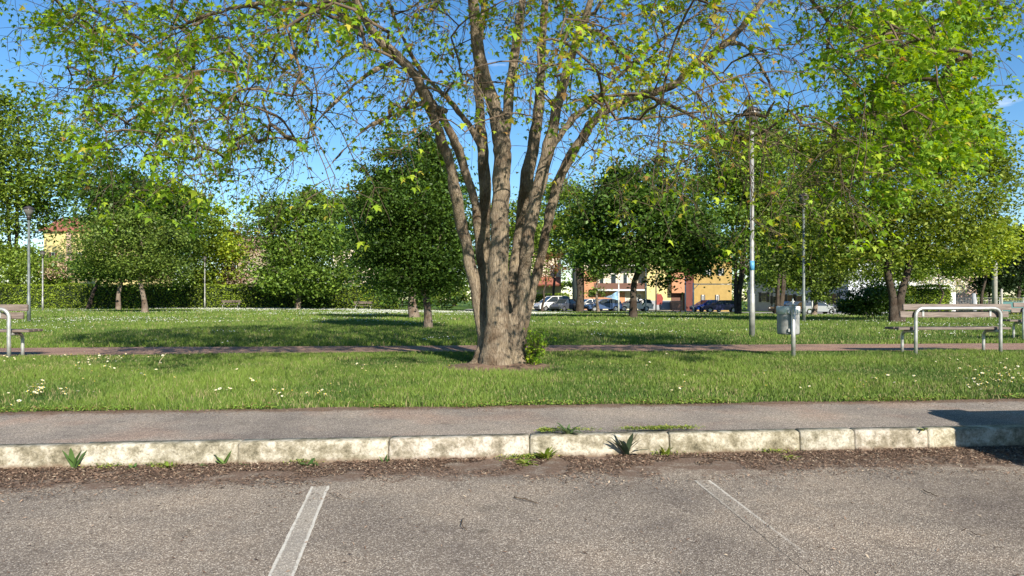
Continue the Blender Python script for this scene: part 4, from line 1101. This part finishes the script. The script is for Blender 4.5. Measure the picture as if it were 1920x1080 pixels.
# the car whose shadow falls into the picture at the right
make_car('wagon', PK_, 'dark car parked nose to the kerb just right of the picture', (5.02, 3.32, 0), D2R(96), group=None)

# ------------------------------------------------------------------ benches
def make_bench(label, loc, rz, group='park benches of tube and slats'):
    """backrest hoop at y=0 (towards the viewer), seat behind it at +y"""
    root = empty('park_bench', loc, rz, label, 'bench', group)
    hw, hh, cr_, R_ = .78, .80, .13, .030
    pts = [(-hw, 0, -.1), (-hw, 0, .3), (-hw, 0, hh - cr_)]
    for k in range(1, 7): a = math.pi / 2 * k / 6; pts.append((-hw + cr_ * (1 - math.cos(a)), 0, hh - cr_ + cr_ * math.sin(a)))
    pts += [(0, 0, hh)]
    pts += [(-x, y, z) for x, y, z in pts[:-1][::-1]]
    m = MB(); m.tube(pts, R_, 12); m.build('hoop_frame', M['steel'], root)
    for s in (-1, 1):
        x = s * (hw - .01); q = [(x, .02, .40), (x, .18, .40), (x, .30, .395)]
        for k in range(1, 6): a = math.pi / 2 * k / 5; q.append((x, .30 + .10 * math.sin(a), .295 + .10 * math.cos(a)))
        q += [(x, .40, .15), (x, .40, -.1)]
        m = MB(); m.tube(q, .027, 10); m.build('leg', M['steel'], root)
        m = MB(); m.box((s * (hw - .16), .035, .80), (.05, .07, .05)); m.box((s * (hw - .16), .040, .745), (.035, .012, .17)); m.build('bracket', M['steel'], root)
    for k, z in enumerate((.822, .695)):
        m = MB(); m.box((.03 * (1 - 2 * k), .075 if z > .8 else .065, z), (2.0, .04, .105), rx=-.12); m.build('backrest_slat', M['wood'], root, .006)
    for k in range(3):
        m = MB(); m.box((.0, .14 + k * .15, .448), (2.08, .125, .042)); m.build('seat_slat', M['wood'], root, .006)
    return root
BZ = .15
make_bench('slatted bench seen from behind at the right beside the footpath', (px(1797, 12.85), 12.85, BZ), D2R(5))
make_bench('slatted bench cut off by the left edge beside the footpath', (px(18, 11.75) - .80, 11.70, BZ), D2R(5))
make_bench('dark shaded bench farther back behind the right bench', (px(1868, 17.2) + 1.45, 17.2, BZ + .01), D2R(-4))
def far_bench(x, d, label):
    xx = px(x, d); make_bench(label, (xx, d, float(gz(xx, d))), D2R(180))
far_bench(434, 76.5, 'tiny far bench before the hedge right of the thin lamp post')
far_bench(682, 76.5, 'tiny far bench in shade at the right end of the long hedge')

# ------------------------------------------------------------------ lamps
def make_lamp(xp, d, h, label, headpx=None, sticker=False, rp=.055, pm='post'):
    x = px(xp, d); z0 = float(gz(x, d)); root = empty('street_lamp', (x, d, z0), 0, label, 'lamp post', 'park lamp posts')
    m = MB(); m.tube([(0, 0, -.1), (0, 0, 1.1), (0, 0, 1.12), (0, 0, h - .55)], [rp * 1.35, rp * 1.3, rp, rp * .85], 12); m.build('post', M[pm], root)
    m = MB(); m.lathe([(.0, h - .56), (.075, h - .56), (.085, h - .44), (.11, h - .38), (.0, h - .38)], 16); m.build('collar', M['lampcap'], root)
    m = MB(); m.lathe([(.0, h - .379), (.12, h - .379), (.19, h - .16), (.20, h - .07), (.0, h - .07)], 20); m.build('diffuser', M['lampglass'], root)
    m = MB(); m.lathe([(.0, h - .10), (.225, h - .10), (.23, h - .075), (.16, h - .02), (.09, h + .02), (.03, h + .05), (.0, h + .05)], 22); m.build('cap', M['lampcap'], root)
    if sticker:
        m = MB(); zz = pz(498, d) - z0; m.tube([(0, 0, zz - .12), (0, 0, zz + .12)], rp * .99 + .004, 14); m.build('sticker', M['sticker'], root)
    return root
make_lamp(1410, 18.9, 5.85, 'tallest lamp post with small blue sticker on the lawn behind the footpath', sticker=True, rp=.056)
make_lamp(1507, 30.5, 5.3, 'slim shaded lamp post behind the litter bin', pm='post_shaded')
make_lamp(54, 32, 4.95, 'lamp post behind the left bench', pm='post_shaded')
make_lamp(80, 60, 4.9, 'thin lamp post right beside the left bench lamp, farther away')
make_lamp(384, 73, 5.2, 'thin pale lamp post before the hedge on the left')

# ------------------------------------------------------------------ litter bin
def litter_bin():
    d = 12.1; x = px(1487.5, d); root = empty('litter_bin', (x, d, .15), 0, 'grey metal litter bin hung on a pale post beside the footpath', 'litter bin')
    m = MB(); m.tube([(0, 0, -.1), (0, 0, .86)], .034, 14); m.lathe([(.034, .86), (.038, .862), (.03, .885), (.0, .89)], 14); m.build('post', M['steel'], root)
    cx, cy = .0, .225; Rb = .178
    m = MB(); m.lathe([(0, .375), (Rb - .015, .375), (Rb - .005, .385), (Rb, .40), (Rb, .71)], 28, (cx, cy, 0)); m.build('bucket', M['zinc'], root)
    m = MB(); m.lathe([(Rb, .711), (Rb + .008, .712), (Rb + .010, .835), (Rb - .006, .845), (Rb - .01, .72), (0, .70)], 28, (cx, cy, 0)); m.build('rim_band', M['zincl'], root)
    m = MB(); m.box((-.02, .04, .76), (.10, .03, .05)); m.box((-.02, .04, .45), (.10, .03, .05)); m.build('clamp', M['steel'], root)
    m = MB(); m.tube([(.09, .26, .70), (.09, .26, .97)], .012, 8); m.tube([(.06, .26, .92), (.12, .26, .92)], .01, 6); m.build('handle', M['zincl'], root)
litter_bin()

# ------------------------------------------------------------------ poles, signs, bins by the far street
def pole(name, label, xp, d, h, r, mat, cat='pole', group=None, z=None):
    x = px(xp, d); z0 = float(gz(x, d)) if z is None else z
    o = empty(name, (x, d, z0), 0, label, cat, group)
    m = MB(); m.tube([(0, 0, -.1), (0, 0, h * .5), (0, 0, h)], [r, r * .92, r * .8], 14); m.build('shaft', mat, o)
    m = MB(); m.lathe([(r * .8, h), (r * .84, h + .01), (r * .5, h + .06), (0, h + .07)], 14); m.build('cap', mat, o)
    return o
pole('concrete_pole', 'thick pale concrete pole behind the right bench', 1865, 42, 6.2, .145, M['concrete'])
pole('gate_post', 'short concrete post right of the thick concrete pole', 1878, 60, 2.2, .10, M['concrete'], 'post', 'concrete posts at the right edge')
pole('gate_post', 'dark square-looking post left of the thick concrete pole', 1826, 66, 2.0, .20, GRW, 'post', 'concrete posts at the right edge')
pole('white_pole', 'white pole with banner in front of the balcony block', 1160, 87, 4.4, .09, W1, 'pole', 'poles along the far street')
pole('white_pole', 'thin white pole at the corner of balcony block and yellow block', 1211, 88, 5.4, .06, W1, 'pole', 'poles along the far street')
pole('white_pole', 'white pole before the maroon building', 1285, 88, 4.0, .085, W1, 'pole', 'poles along the far street')
o = pole('white_pole', 'white pole carrying a long crossbar left of the blue cars', 1300, 86.5, 3.4, .10, W1, 'pole', 'poles along the far street')
m = MB(); m.box((7.0, 0, 3.32), (14.0, .10, .12)); m.tube([(0.05, 0, 2.7), (.6, 0, 3.28)], .04, 6); m.build('crossbar', W1, o)
m = MB(); m.tube([(13.9, 0, -.3), (13.9, 0, 3.27)], .08, 8); m.build('far_leg', W1, o)
o = pole('sign_pole', 'dark pole with a red shield-shaped panel before the yellow block', 1230, 80, 4.2, .07, SHB, 'sign', None)
m = MB(); zc = pz(563, 80) + .4
m.prism([(.08, zc + .55), (.55, zc + .55), (.78, zc + .1), (.62, zc - .55), (.08, zc - .62)], 'y', -.04, .04); m.build('panel', simple('red_panel', (.25, .03, .02), .5), o)
o = empty('banner_flag', (px(1150, 86.8), 86.8, -.3), 0, 'blue and white feather banner on the white pole before the balcony block', 'banner')
m = MB(); zt = pz(545, 86.8) + .3; m.prism([(.55, zt), (.55, zt - 1.1), (-.3, zt - .9), (-1.1, zt - .75), (-.3, zt - .55)], 'y', -.02, .02); m.build('cloth', simple('blue_white_cloth', (.25, .42, .62), .7, 0, .6, 1.6), o)
o = empty('dumpster', (px(1268, 90), 90, -.35), 0, 'rust-orange waste container before the yellow block', 'container')
m = MB(); m.prism([(-.62, .18), (.62, .18), (.72, 1.15), (-.72, 1.15)], 'y', -.45, .45); m.build('tub', simple('rust_orange_paint', (.45, .20, .12), .6, 0, .2), o, .02)
m = MB(); m.prism([(-.76, 1.16), (.76, 1.16), (.6, 1.32), (-.6, 1.32)], 'y', -.5, .5); m.build('lid', simple('orange_lid', (.5, .26, .17), .6, 0, .2), o, .02)
for sx in (-.45, .45):
    m = MB(); m.tube([(sx, -.38, .09), (sx, -.30, .09)], .09, 12); m.build('wheel', M['rubber'], o)
o = empty('dumpster', (px(1247, 91), 91, -.35), 0, 'pale grey waste container left of the rust-orange one', 'container')
m = MB(); m.prism([(-.6, .18), (.6, .18), (.7, 1.1), (-.7, 1.1)], 'y', -.45, .45); m.build('tub', GRW, o, .02)
m = MB(); m.prism([(-.74, 1.11), (.74, 1.11), (.6, 1.26), (-.6, 1.26)], 'y', -.5, .5); m.build('lid', W1, o, .02)
# banner fence at the right edge
o = empty('mesh_fence', (px(1900, 76), 76, -.55), 0, 'wire fence with turquoise banner at the right edge', 'fence')
m = MB(); m.box((1.2, 0, .95), (5.2, .03, 1.0)); m.build('banner', simple('turquoise_banner', (.05, .15, .15), .6, 0, .1), o)
for k in range(5):
    m = MB(); m.tube([(-6.2 + k * 2.4, 0, -.1), (-6.2 + k * 2.4, 0, 1.9)], .035, 8); m.build('post', M['steel'], o)
m = MB()
for z in (.35, .75, 1.15, 1.55, 1.85): m.tube([(-6.2, .04, z), (3.4, .04, z)], .010, 5)
for k in range(60): m.tube([(-6.2 + k * .16, .04, .2), (-6.2 + k * .16, .04, 1.85)], .006, 4)
m.build('wire_mesh', M['steel'], o)

# ------------------------------------------------------------------ grass
def vnoise(x, y, s, seed=0):
    """cheap smooth value noise"""
    x = x * s + seed * 17.3; y = y * s + seed * 9.1
    xi = np.floor(x).astype(int); yi = np.floor(y).astype(int); xf = ss(x - xi); yf = ss(y - yi)
    def h(a, b): 
        v = np.sin(a * 127.1 + b * 311.7 + seed * 3.7) * 43758.5453; return v - np.floor(v)
    return (h(xi, yi) * (1 - xf) + h(xi + 1, yi) * xf) * (1 - yf) + (h(xi, yi + 1) * (1 - xf) + h(xi + 1, yi + 1) * xf) * yf
def blades(name, label, n, dmin, dmax, h, w, seed, power=1.0, region=None, xmarg=1.25):
    rng = np.random.RandomState(seed)
    d = dmin + (dmax - dmin) * rng.rand(n) ** power
    x = (rng.rand(n) * 2 - 1) * (d * .692 * xmarg + 1.0)
    keep = region(x, d)
    r2 = np.hypot(x + .18, (d - 10.42) * 1.0); keep &= r2 > .66 + .32 * rng.rand(n)
    keep &= ~((r2 < 1.1) & (rng.rand(n) < .5))
    nb = vnoise(x, d, 1.1, 3) * .6 + vnoise(x, d, 3.1, 5) * .4
    keep &= ~((nb > .75) & (rng.rand(n) < .7))
    x, d, nb = x[keep], d[keep], nb[keep]; n = len(x)
    g = vnoise(x, d, .7, 1) * .5 + vnoise(x, d, 2.3, 2) * .3 + vnoise(x, d, 6.0, 4) * .2
    hh = h * (.25 + 1.5 * g) * rng.uniform(.5, 1.4, n)
    a = rng.rand(n) * 2 * np.pi; lean = rng.uniform(.1, .8, n) * hh; la = rng.rand(n) * 2 * np.pi
    z = gz(x, d); bx, by = np.cos(a) * w / 2, np.sin(a) * w / 2
    lx, ly = np.cos(la) * lean, np.sin(la) * lean
    wv = rng.uniform(.7, 1.4, n); bx *= wv; by *= wv
    V = np.zeros((n, 5, 3))
    V[:, 0] = np.stack([x - bx, d - by, z - .01], 1); V[:, 1] = np.stack([x + bx, d + by, z - .01], 1)
    V[:, 2] = np.stack([x + bx * .8 + lx * .35, d + by * .8 + ly * .35, z + hh * .6], 1)
    V[:, 3] = np.stack([x - bx * .8 + lx * .35, d - by * .8 + ly * .35, z + hh * .6], 1)
    V[:, 4] = np.stack([x + lx, d + ly, z + hh * .95], 1)
    i = np.arange(n) * 5
    Fc = np.concatenate([np.stack([i, i + 1, i + 2], 1), np.stack([i, i + 2, i + 3], 1), np.stack([i + 3, i + 2, i + 4], 1)])
    c0 = np.array([.054, .105, .016]); c1 = np.array([.155, .228, .034]); c2 = np.array([.34, .30, .14])
    t = np.clip(g * 1.9 - .45 + rng.normal(size=n) * .2, 0, 1)[:, None]
    col = c0 * (1 - t) + c1 * t; dry = rng.rand(n) < .09 + .2 * (nb > .68); col[dry] = c2 * rng.uniform(.6, 1.1, (dry.sum(), 1))
    me = np_mesh(name, V.reshape(-1, 3), Fc, M['grass'], np.repeat(col, 5, 0))
    o = link_mesh(name, me); tag(o, label, 'grass', kind='stuff'); return o
blades('grass', 'short green grass of the near strip between pavement and footpath', 460000, 5.9, 14.2, .050, .0058, 1, .85,
       lambda x, d: (d > lawn_y(x) + .0) & (d < path_n(x) + .02))
blades('grass', 'green lawn grass beyond the footpath', 300000, 13.8, 34, .075, .012, 2, 1.3, lambda x, d: (d > path_f(x) - .02))
blades('grass', 'distant lawn grass reaching to the hedge and street', 190000, 34, 92, .10, .034, 3, 1.2, lambda x, d: (d < 88) | (x < -6), 1.1)

# clover tufts along the edge of pavement
def clover():
    rng = np.random.RandomState(8); n = 9000
    x = rng.uniform(-6, 6.5, n); y = lawn_y(x) + np.abs(rng.normal(size=n)) * .12 - .03
    keep = vnoise(x, y, 2.5, 9) > .4; x, y = x[keep], y[keep]
    p = np.stack([x, y, .165 + rng.uniform(0, .025, len(x))], 1)
    v, f, c = leaf_cloud(p, .022, QUAD_V, QUAD_F, rng, pick_cols(len(x), rng, [(.14, .24, .03), (.20, .25, .05), (.20, .13, .05)], [3, 2, 1]), up=1.2)
    tag(link_mesh('edge_clover', np_mesh('edge_clover', v, f, M['grass'], c)), 'low clover and weeds creeping over the pavement edge', 'ground cover', kind='stuff')
clover()

# ------------------------------------------------------------------ daisies
def daisies():
    rng = np.random.RandomState(21)
    V = []; 
    m = MB()
    n = 9
    for k in range(n):
        a = 2 * math.pi * k / n; a1 = a - .26; a2 = a + .26
        m.add([(0, 0, .06), (.012 * math.cos(a1), .012 * math.sin(a1), .063), (.0145 * math.cos(a), .0145 * math.sin(a), .064), (.012 * math.cos(a2), .012 * math.sin(a2), .063)], [(0, 1, 2, 3)], 0)
    m.lathe([(.0045, .061), (.004, .066), (0, .068)], 8, mi=1)
    m.tube([(0, 0, -.01), (0, 0, .061)], .001, 4, mi=2, caps=False)
    me = m.mesh('daisy', [M['petal'], M['yellow'], M['grass']])
    spots = []
    def cl(xp, yp, sx, sy, k):
        for _ in range(k):
            X, Y = xp + rng.normal() * sx, yp + rng.normal() * sy
            d = F * .90 / (Y - HOR); spots.append((px(X, d), d))
    cl(67, 733, 9, 5, 30); cl(130, 735, 40, 10, 12); cl(200, 690, 60, 10, 24); cl(1500, 720, 200, 16, 14); cl(190, 672, 45, 4, 40); cl(522, 739, 8, 3, 8); cl(425, 735, 18, 3, 5)
    cl(600, 745, 20, 8, 9); cl(680, 690, 5, 5, 5); cl(470, 720, 5, 4, 4); cl(1870, 705, 40, 16, 90); cl(1650, 720, 60, 12, 14); cl(1800, 675, 70, 5, 14); cl(30, 675, 25, 3, 16)
    cl(1430, 715, 60, 14, 6); cl(1200, 690, 60, 12, 6); cl(800, 690, 60, 10, 6); cl(300, 700, 60, 18, 12); cl(10, 765, 15, 6, 3)
    k = 0
    for x, y in spots:
        if not (lawn_y(x) + .02 < y < path_n(x) - .03) or math.hypot(x + .18, y - 10.65) < .7: continue
        s = rng.uniform(.75, 1.35)
        o = link_mesh('daisy', me); o.location = (x, y, .16 + rng.uniform(0, .01)); o.scale = (s, s, s * rng.uniform(.9, 1.2)); o.rotation_euler = (rng.uniform(.1, .7), rng.uniform(-.3, .3), rng.rand() * 6)
        tag(o, 'small white daisy in the near grass strip between pavement and footpath', 'daisy', 'daisies of the near grass strip'); k += 1
    # beyond the footpath nobody can count them
    PD = []
    def far(n, d0, d1, f, x0=-70, x1=70):
        d = rng.uniform(d0, d1, n); x = rng.uniform(-1, 1, n) * d * .8
        k_ = f(x, d) & (x > x0) & (x < x1) & (d > path_f(x) + .1); PD.append(np.stack([x[k_], d[k_]], 1))
    X2P = lambda x, d: 960 + F * x / d
    far(3000, 15, 32, lambda x, d: vnoise(x, d, .5, 6) + .12 * rng.normal(size=len(x)) > .78)
    far(9000, 28, 60, lambda x, d: vnoise(x, d, .25, 7) + .12 * rng.normal(size=len(x)) > .76)
    far(60000, 48, 78, lambda x, d: vnoise(x, d * .3, .22, 8) * .6 + vnoise(x, d * .6, .9, 5) * .4 + .13 * rng.normal(size=len(x)) > .38 + .014 * (76 - d) + .0030 * np.maximum(0, 400 - X2P(x, d)) + .003 * np.maximum(0, X2P(x, d) - 960))
    far(5000, 50, 86, lambda x, d: (X2P(x, d) > 990) & (vnoise(x, d * .5, .3, 8) + .15 * rng.normal(size=len(x)) > .6))
    far(3500, 50, 78, lambda x, d: (X2P(x, d) < 400) & (vnoise(x, d * .5, .3, 2) + .15 * rng.normal(size=len(x)) > .5))
    Q = np.concatenate(PD); n = len(Q); z = gz(Q[:, 0], Q[:, 1]) + rng.uniform(.07, .11, n); r = .012 + .00030 * Q[:, 1]; r = r * rng.uniform(.7, 1.3, n)
    tv = np.array([[1, 0, 0], [0, 1, 0], [-1, 0, 0], [0, -1, 0], [0, 0, .8]]); tf = np.array([[0, 1, 4], [1, 2, 4], [2, 3, 4], [3, 0, 4]])
    V = np.stack([Q[:, 0], Q[:, 1], z], 1)[:, None] + tv[None] * r[:, None, None]
    Fc = (tf[None] + (np.arange(n) * 5)[:, None, None]).reshape(-1, 3)
    tag(link_mesh('daisy_carpet', np_mesh('daisy_carpet', V.reshape(-1, 3), Fc, M['petal'])), 'white daisies strewn over the lawn beyond the footpath', 'flowers', kind='stuff')
    print('daisies', k, n)
daisies()

# ------------------------------------------------------------------ weeds and litter by the kerb
def weed(label, xp, yp, on, size, nleaf, wid, cols, seed, upright=.8, spread=1.0, name='weed'):
    rng = np.random.RandomState(seed); zb = 0.0 if on == 'road' else .142
    d = F * (EYE - zb) / (yp - HOR); x = px(xp, d)
    if on == 'road': d = min(d, float(kerb_y(x)) - .012)
    root_o = MB(); Vv = []; Ff = []; Cc = []
    for k in range(nleaf):
        a = rng.rand() * 2 * math.pi; L = size * rng.uniform(.55, 1.1); up = np.clip(upright + rng.normal() * .2, .05, 1.3)
        dirx, diry = math.cos(a) * spread, math.sin(a) * spread * .6 - .2 * spread; p = np.array([rng.normal() * .01, rng.normal() * .006, 0.]); b0 = len(Vv)
        v = np.array([dirx * .5, diry * .5, up]); side = np.array([-diry, dirx, 0.]); side /= np.linalg.norm(side) + 1e-6
        col = pick_cols(1, rng, cols, [1] * len(cols), .2)[0]
        for i in range(6):
            t = i / 5; ww = wid * L * math.sin(math.pi * min(1, .05 + t * .95)) ** .9 * (1 if i < 5 else .05)
            Vv += [p - side * ww, p + np.array([0, 0, -.12 * ww]), p + side * ww]; Cc += [col] * 3
            v2 = v / np.linalg.norm(v); p = p + v2 * L / 5; v = v + np.array([dirx * .12, diry * .12, -.24 * (1.15 - upright)])
        for i in range(5):
            q = b0 + i * 3; Ff += [(q, q + 1, q + 4, q + 3), (q + 1, q + 2, q + 5, q + 4)]
    me = np_mesh(name, np.array(Vv), np.array(Ff), M['bgleaf'], np.array(Cc), smooth=True)
    o = link_mesh(name, me); o.location = (x, d, zb + .002); tag(o, label, 'weed', 'weeds along the kerb'); return o
GW = [(.09, .17, .05), (.12, .21, .06)]; GD = [(.06, .09, .05), (.11, .11, .09), (.07, .06, .05)]; GL = [(.16, .24, .03), (.24, .28, .05)]
weed('tall narrow-leaved weed against the kerb at the far left', 139, 880, 'road', .155, 9, .10, GW, 1, .95, .75)
weed('pale broad-leaved weed standing at a kerb joint on the left', 425, 868, 'road', .13, 7, .26, [(.20, .33, .10), (.26, .38, .12)], 2, .85, .9)
weed('dark spiky weed with purple-brown leaves against the middle kerb', 1175, 856, 'road', .20, 16, .10, GD, 3, .9, .8)
weed('bushy grey-green weed on top of the kerb', 1066, 815, 'walk', .12, 26, .13, [(.13, .20, .08), (.17, .24, .1)], 4, .7, 1.3)
weed('low leafy weed below the kerb left of the parking line', 582, 874, 'road', .07, 22, .2, [(.06, .13, .03), (.09, .17, .04)], 5, .4, 1.7)
weed('small dark weed below the kerb, first right of the tall narrow one', 250, 880, 'road', .06, 12, .16, GW, 6, .45, 1.5)
weed('feathery small weed below the kerb between two dark weeds', 318, 879, 'road', .07, 16, .12, GL, 7, .6, 1.3)
weed('small dark weed just left of the pale broad-leaved weed', 383, 876, 'road', .05, 10, .2, GW, 8, .6, 1.3)
weed('small weed just right of the pale broad-leaved weed', 462, 874, 'road', .05, 12, .2, GW, 9, .5, 1.5)
weed('single small weed at the kerb joint right of the parking line', 724, 868, 'road', .06, 7, .16, GW, 10, .8, .9)
weed('wide yellow-green creeping weed at the middle kerb foot', 985, 870, 'road', .09, 34, .14, GL, 11, .4, 2.2)
weed('wide yellow-green weed growing up the kerb joint', 1025, 862, 'road', .12, 26, .12, GL, 12, .8, 1.2)
weed('low yellow-green weed below the kerb in the right half', 1480, 860, 'road', .08, 24, .12, GL, 13, .4, 2.0)
weed('small yellow weed on the pavement edge near the car shadow', 1730, 806, 'walk', .045, 16, .2, GL, 14, .5, 1.4)
weed('thin green weed in the kerb joint right of the dark spiky weed', 1248, 856, 'road', .10, 12, .12, GL, 15, .9, .6)
# moss on the kerb back
def moss():
    rng = np.random.RandomState(31); P_ = []
    for xp, w, k in ((1235, 40, 900), (1180, 20, 150), (1290, 20, 200), (1040, 25, 350), (1020, 12, 260), (1250, 8, 150), (1090, 30, 160)):
        X = xp + rng.normal(size=k) * w * .6; d = 5.3 + .07 * rng.normal(size=k); x = px(X, d); d = kerb_y(x) + .13 + np.abs(rng.normal(size=k)) * .035; x = px(X, d); P_.append(np.stack([x, d, .158 + rng.rand(k) * .02], 1))
    for xp, k in ((1002, 500), (970, 300), (1250, 160), (1475, 220), (330, 200), (240, 160), (580, 150)):
        X = xp + rng.normal(size=k) * 18; x = px(X, 5.1); P_.append(np.stack([x, kerb_y(x) - .015 - np.abs(rng.normal(size=k)) * .03, rng.rand(k) * .035], 1))
    p = np.concatenate(P_)
    v, f, c = leaf_cloud(p, .014, QUAD_V, QUAD_F, rng, pick_cols(len(p), rng, [(.22, .28, .04), (.30, .30, .06), (.12, .18, .03)], [2, 1, 2]), up=1)
    tag(link_mesh('moss', np_mesh('moss', v, f, M['grass'], c)), 'yellow-green moss along the kerb joints', 'moss', kind='stuff')
moss()
def litter():
    rng = np.random.RandomState(41); n = 60000
    x = rng.uniform(-5.5, 6, n); off = np.abs(rng.normal(size=n)) * .26 + .004
    off = off * (.45 + 1.3 * vnoise(x, off * 0, 1.3, 12))
    y = kerb_y(x) - off; keep = vnoise(x, y, 7, 13) * .6 + vnoise(x, y, 2.2, 3) * .4 > .33
    x, y = x[keep], y[keep]
    m2 = 1800; x2 = rng.uniform(-4, 5, m2); y2 = rng.uniform(1.8, 4.8, m2)
    m3 = 1600; x3 = rng.uniform(-5, 6, m3); y3 = lawn_y(x3) - np.abs(rng.normal(size=m3)) * .22
    k3 = y3 > kerb_y(x3) + .13; x3, y3 = x3[k3], y3[k3]
    p = np.concatenate([np.stack([x, y, .004 + rng.rand(len(x)) * .012], 1), np.stack([x2, y2, np.full(m2, .006)], 1), np.stack([x3, y3, np.full(len(x3), .162)], 1)])
    tv = np.array([[0, -.5, 0], [.12, 0, .08], [0, .5, 0], [-.12, 0, .04]])
    c = pick_cols(len(p), rng, [(.13, .08, .055), (.20, .13, .09), (.30, .21, .15), (.07, .045, .032), (.42, .34, .25)], [3, 3, 2, 2, .6], .25)
    v, f, cc = leaf_cloud(p, .024, tv, QUAD_F, rng, c, up=2.5)
    tag(link_mesh('leaf_litter', np_mesh('leaf_litter', v, f, M['litter'], cc)), 'brown bud scales and dry litter along the kerb foot', 'litter', kind='stuff')
litter()
def twig(label, pts, r):
    q = []
    for a, b in pts:
        d = F * EYE / (b - HOR); q.append((px(a, d), d, .010))
    m = MB(); q2, rr = densify(q, np.linspace(r, r * .5, len(q)), 4)
    if len(q) > 2: mid = len(q2) // 2; q2[mid] = q2[mid] + np.array([0, 0, .006])
    m.tube(q2, list(rr), 6); tag(m.build('twig', M['twig'], None), label, 'twig', 'twigs on the parking asphalt')
twig('dark straight twig lying on the asphalt between the parking lines', [(964, 935), (985, 940), (1009, 947)], .0045)
twig('small curled twig on the asphalt right of the left parking line', [(868, 976), (866, 988), (876, 998)], .003)
twig('thin twig right beside the top of the left parking line', [(618, 928), (640, 937), (660, 939)], .002)
twig('short twig on the asphalt at the far right', [(1732, 922), (1745, 929), (1760, 934)], .0035)
twig('thin twig in the brown litter below the kerb', [(1140, 863), (1160, 874), (1168, 880)], .003)
twig('pale thin twig near the lower right corner', [(1820, 1000), (1835, 1008), (1850, 1006)], .002)
# dry grass stalk standing up in the near strip
o = MB(); d0 = 10.6; o.tube([P(296, 690, d0), P(300, 676, d0), P(312, 662, d0)], [.004, .004, .002], 5)
tag(o.build('dry_stalk', simple('dry_straw', (.55, .45, .28), .8), None), 'single pale dry stalk standing in the left part of the near grass', 'stalk')
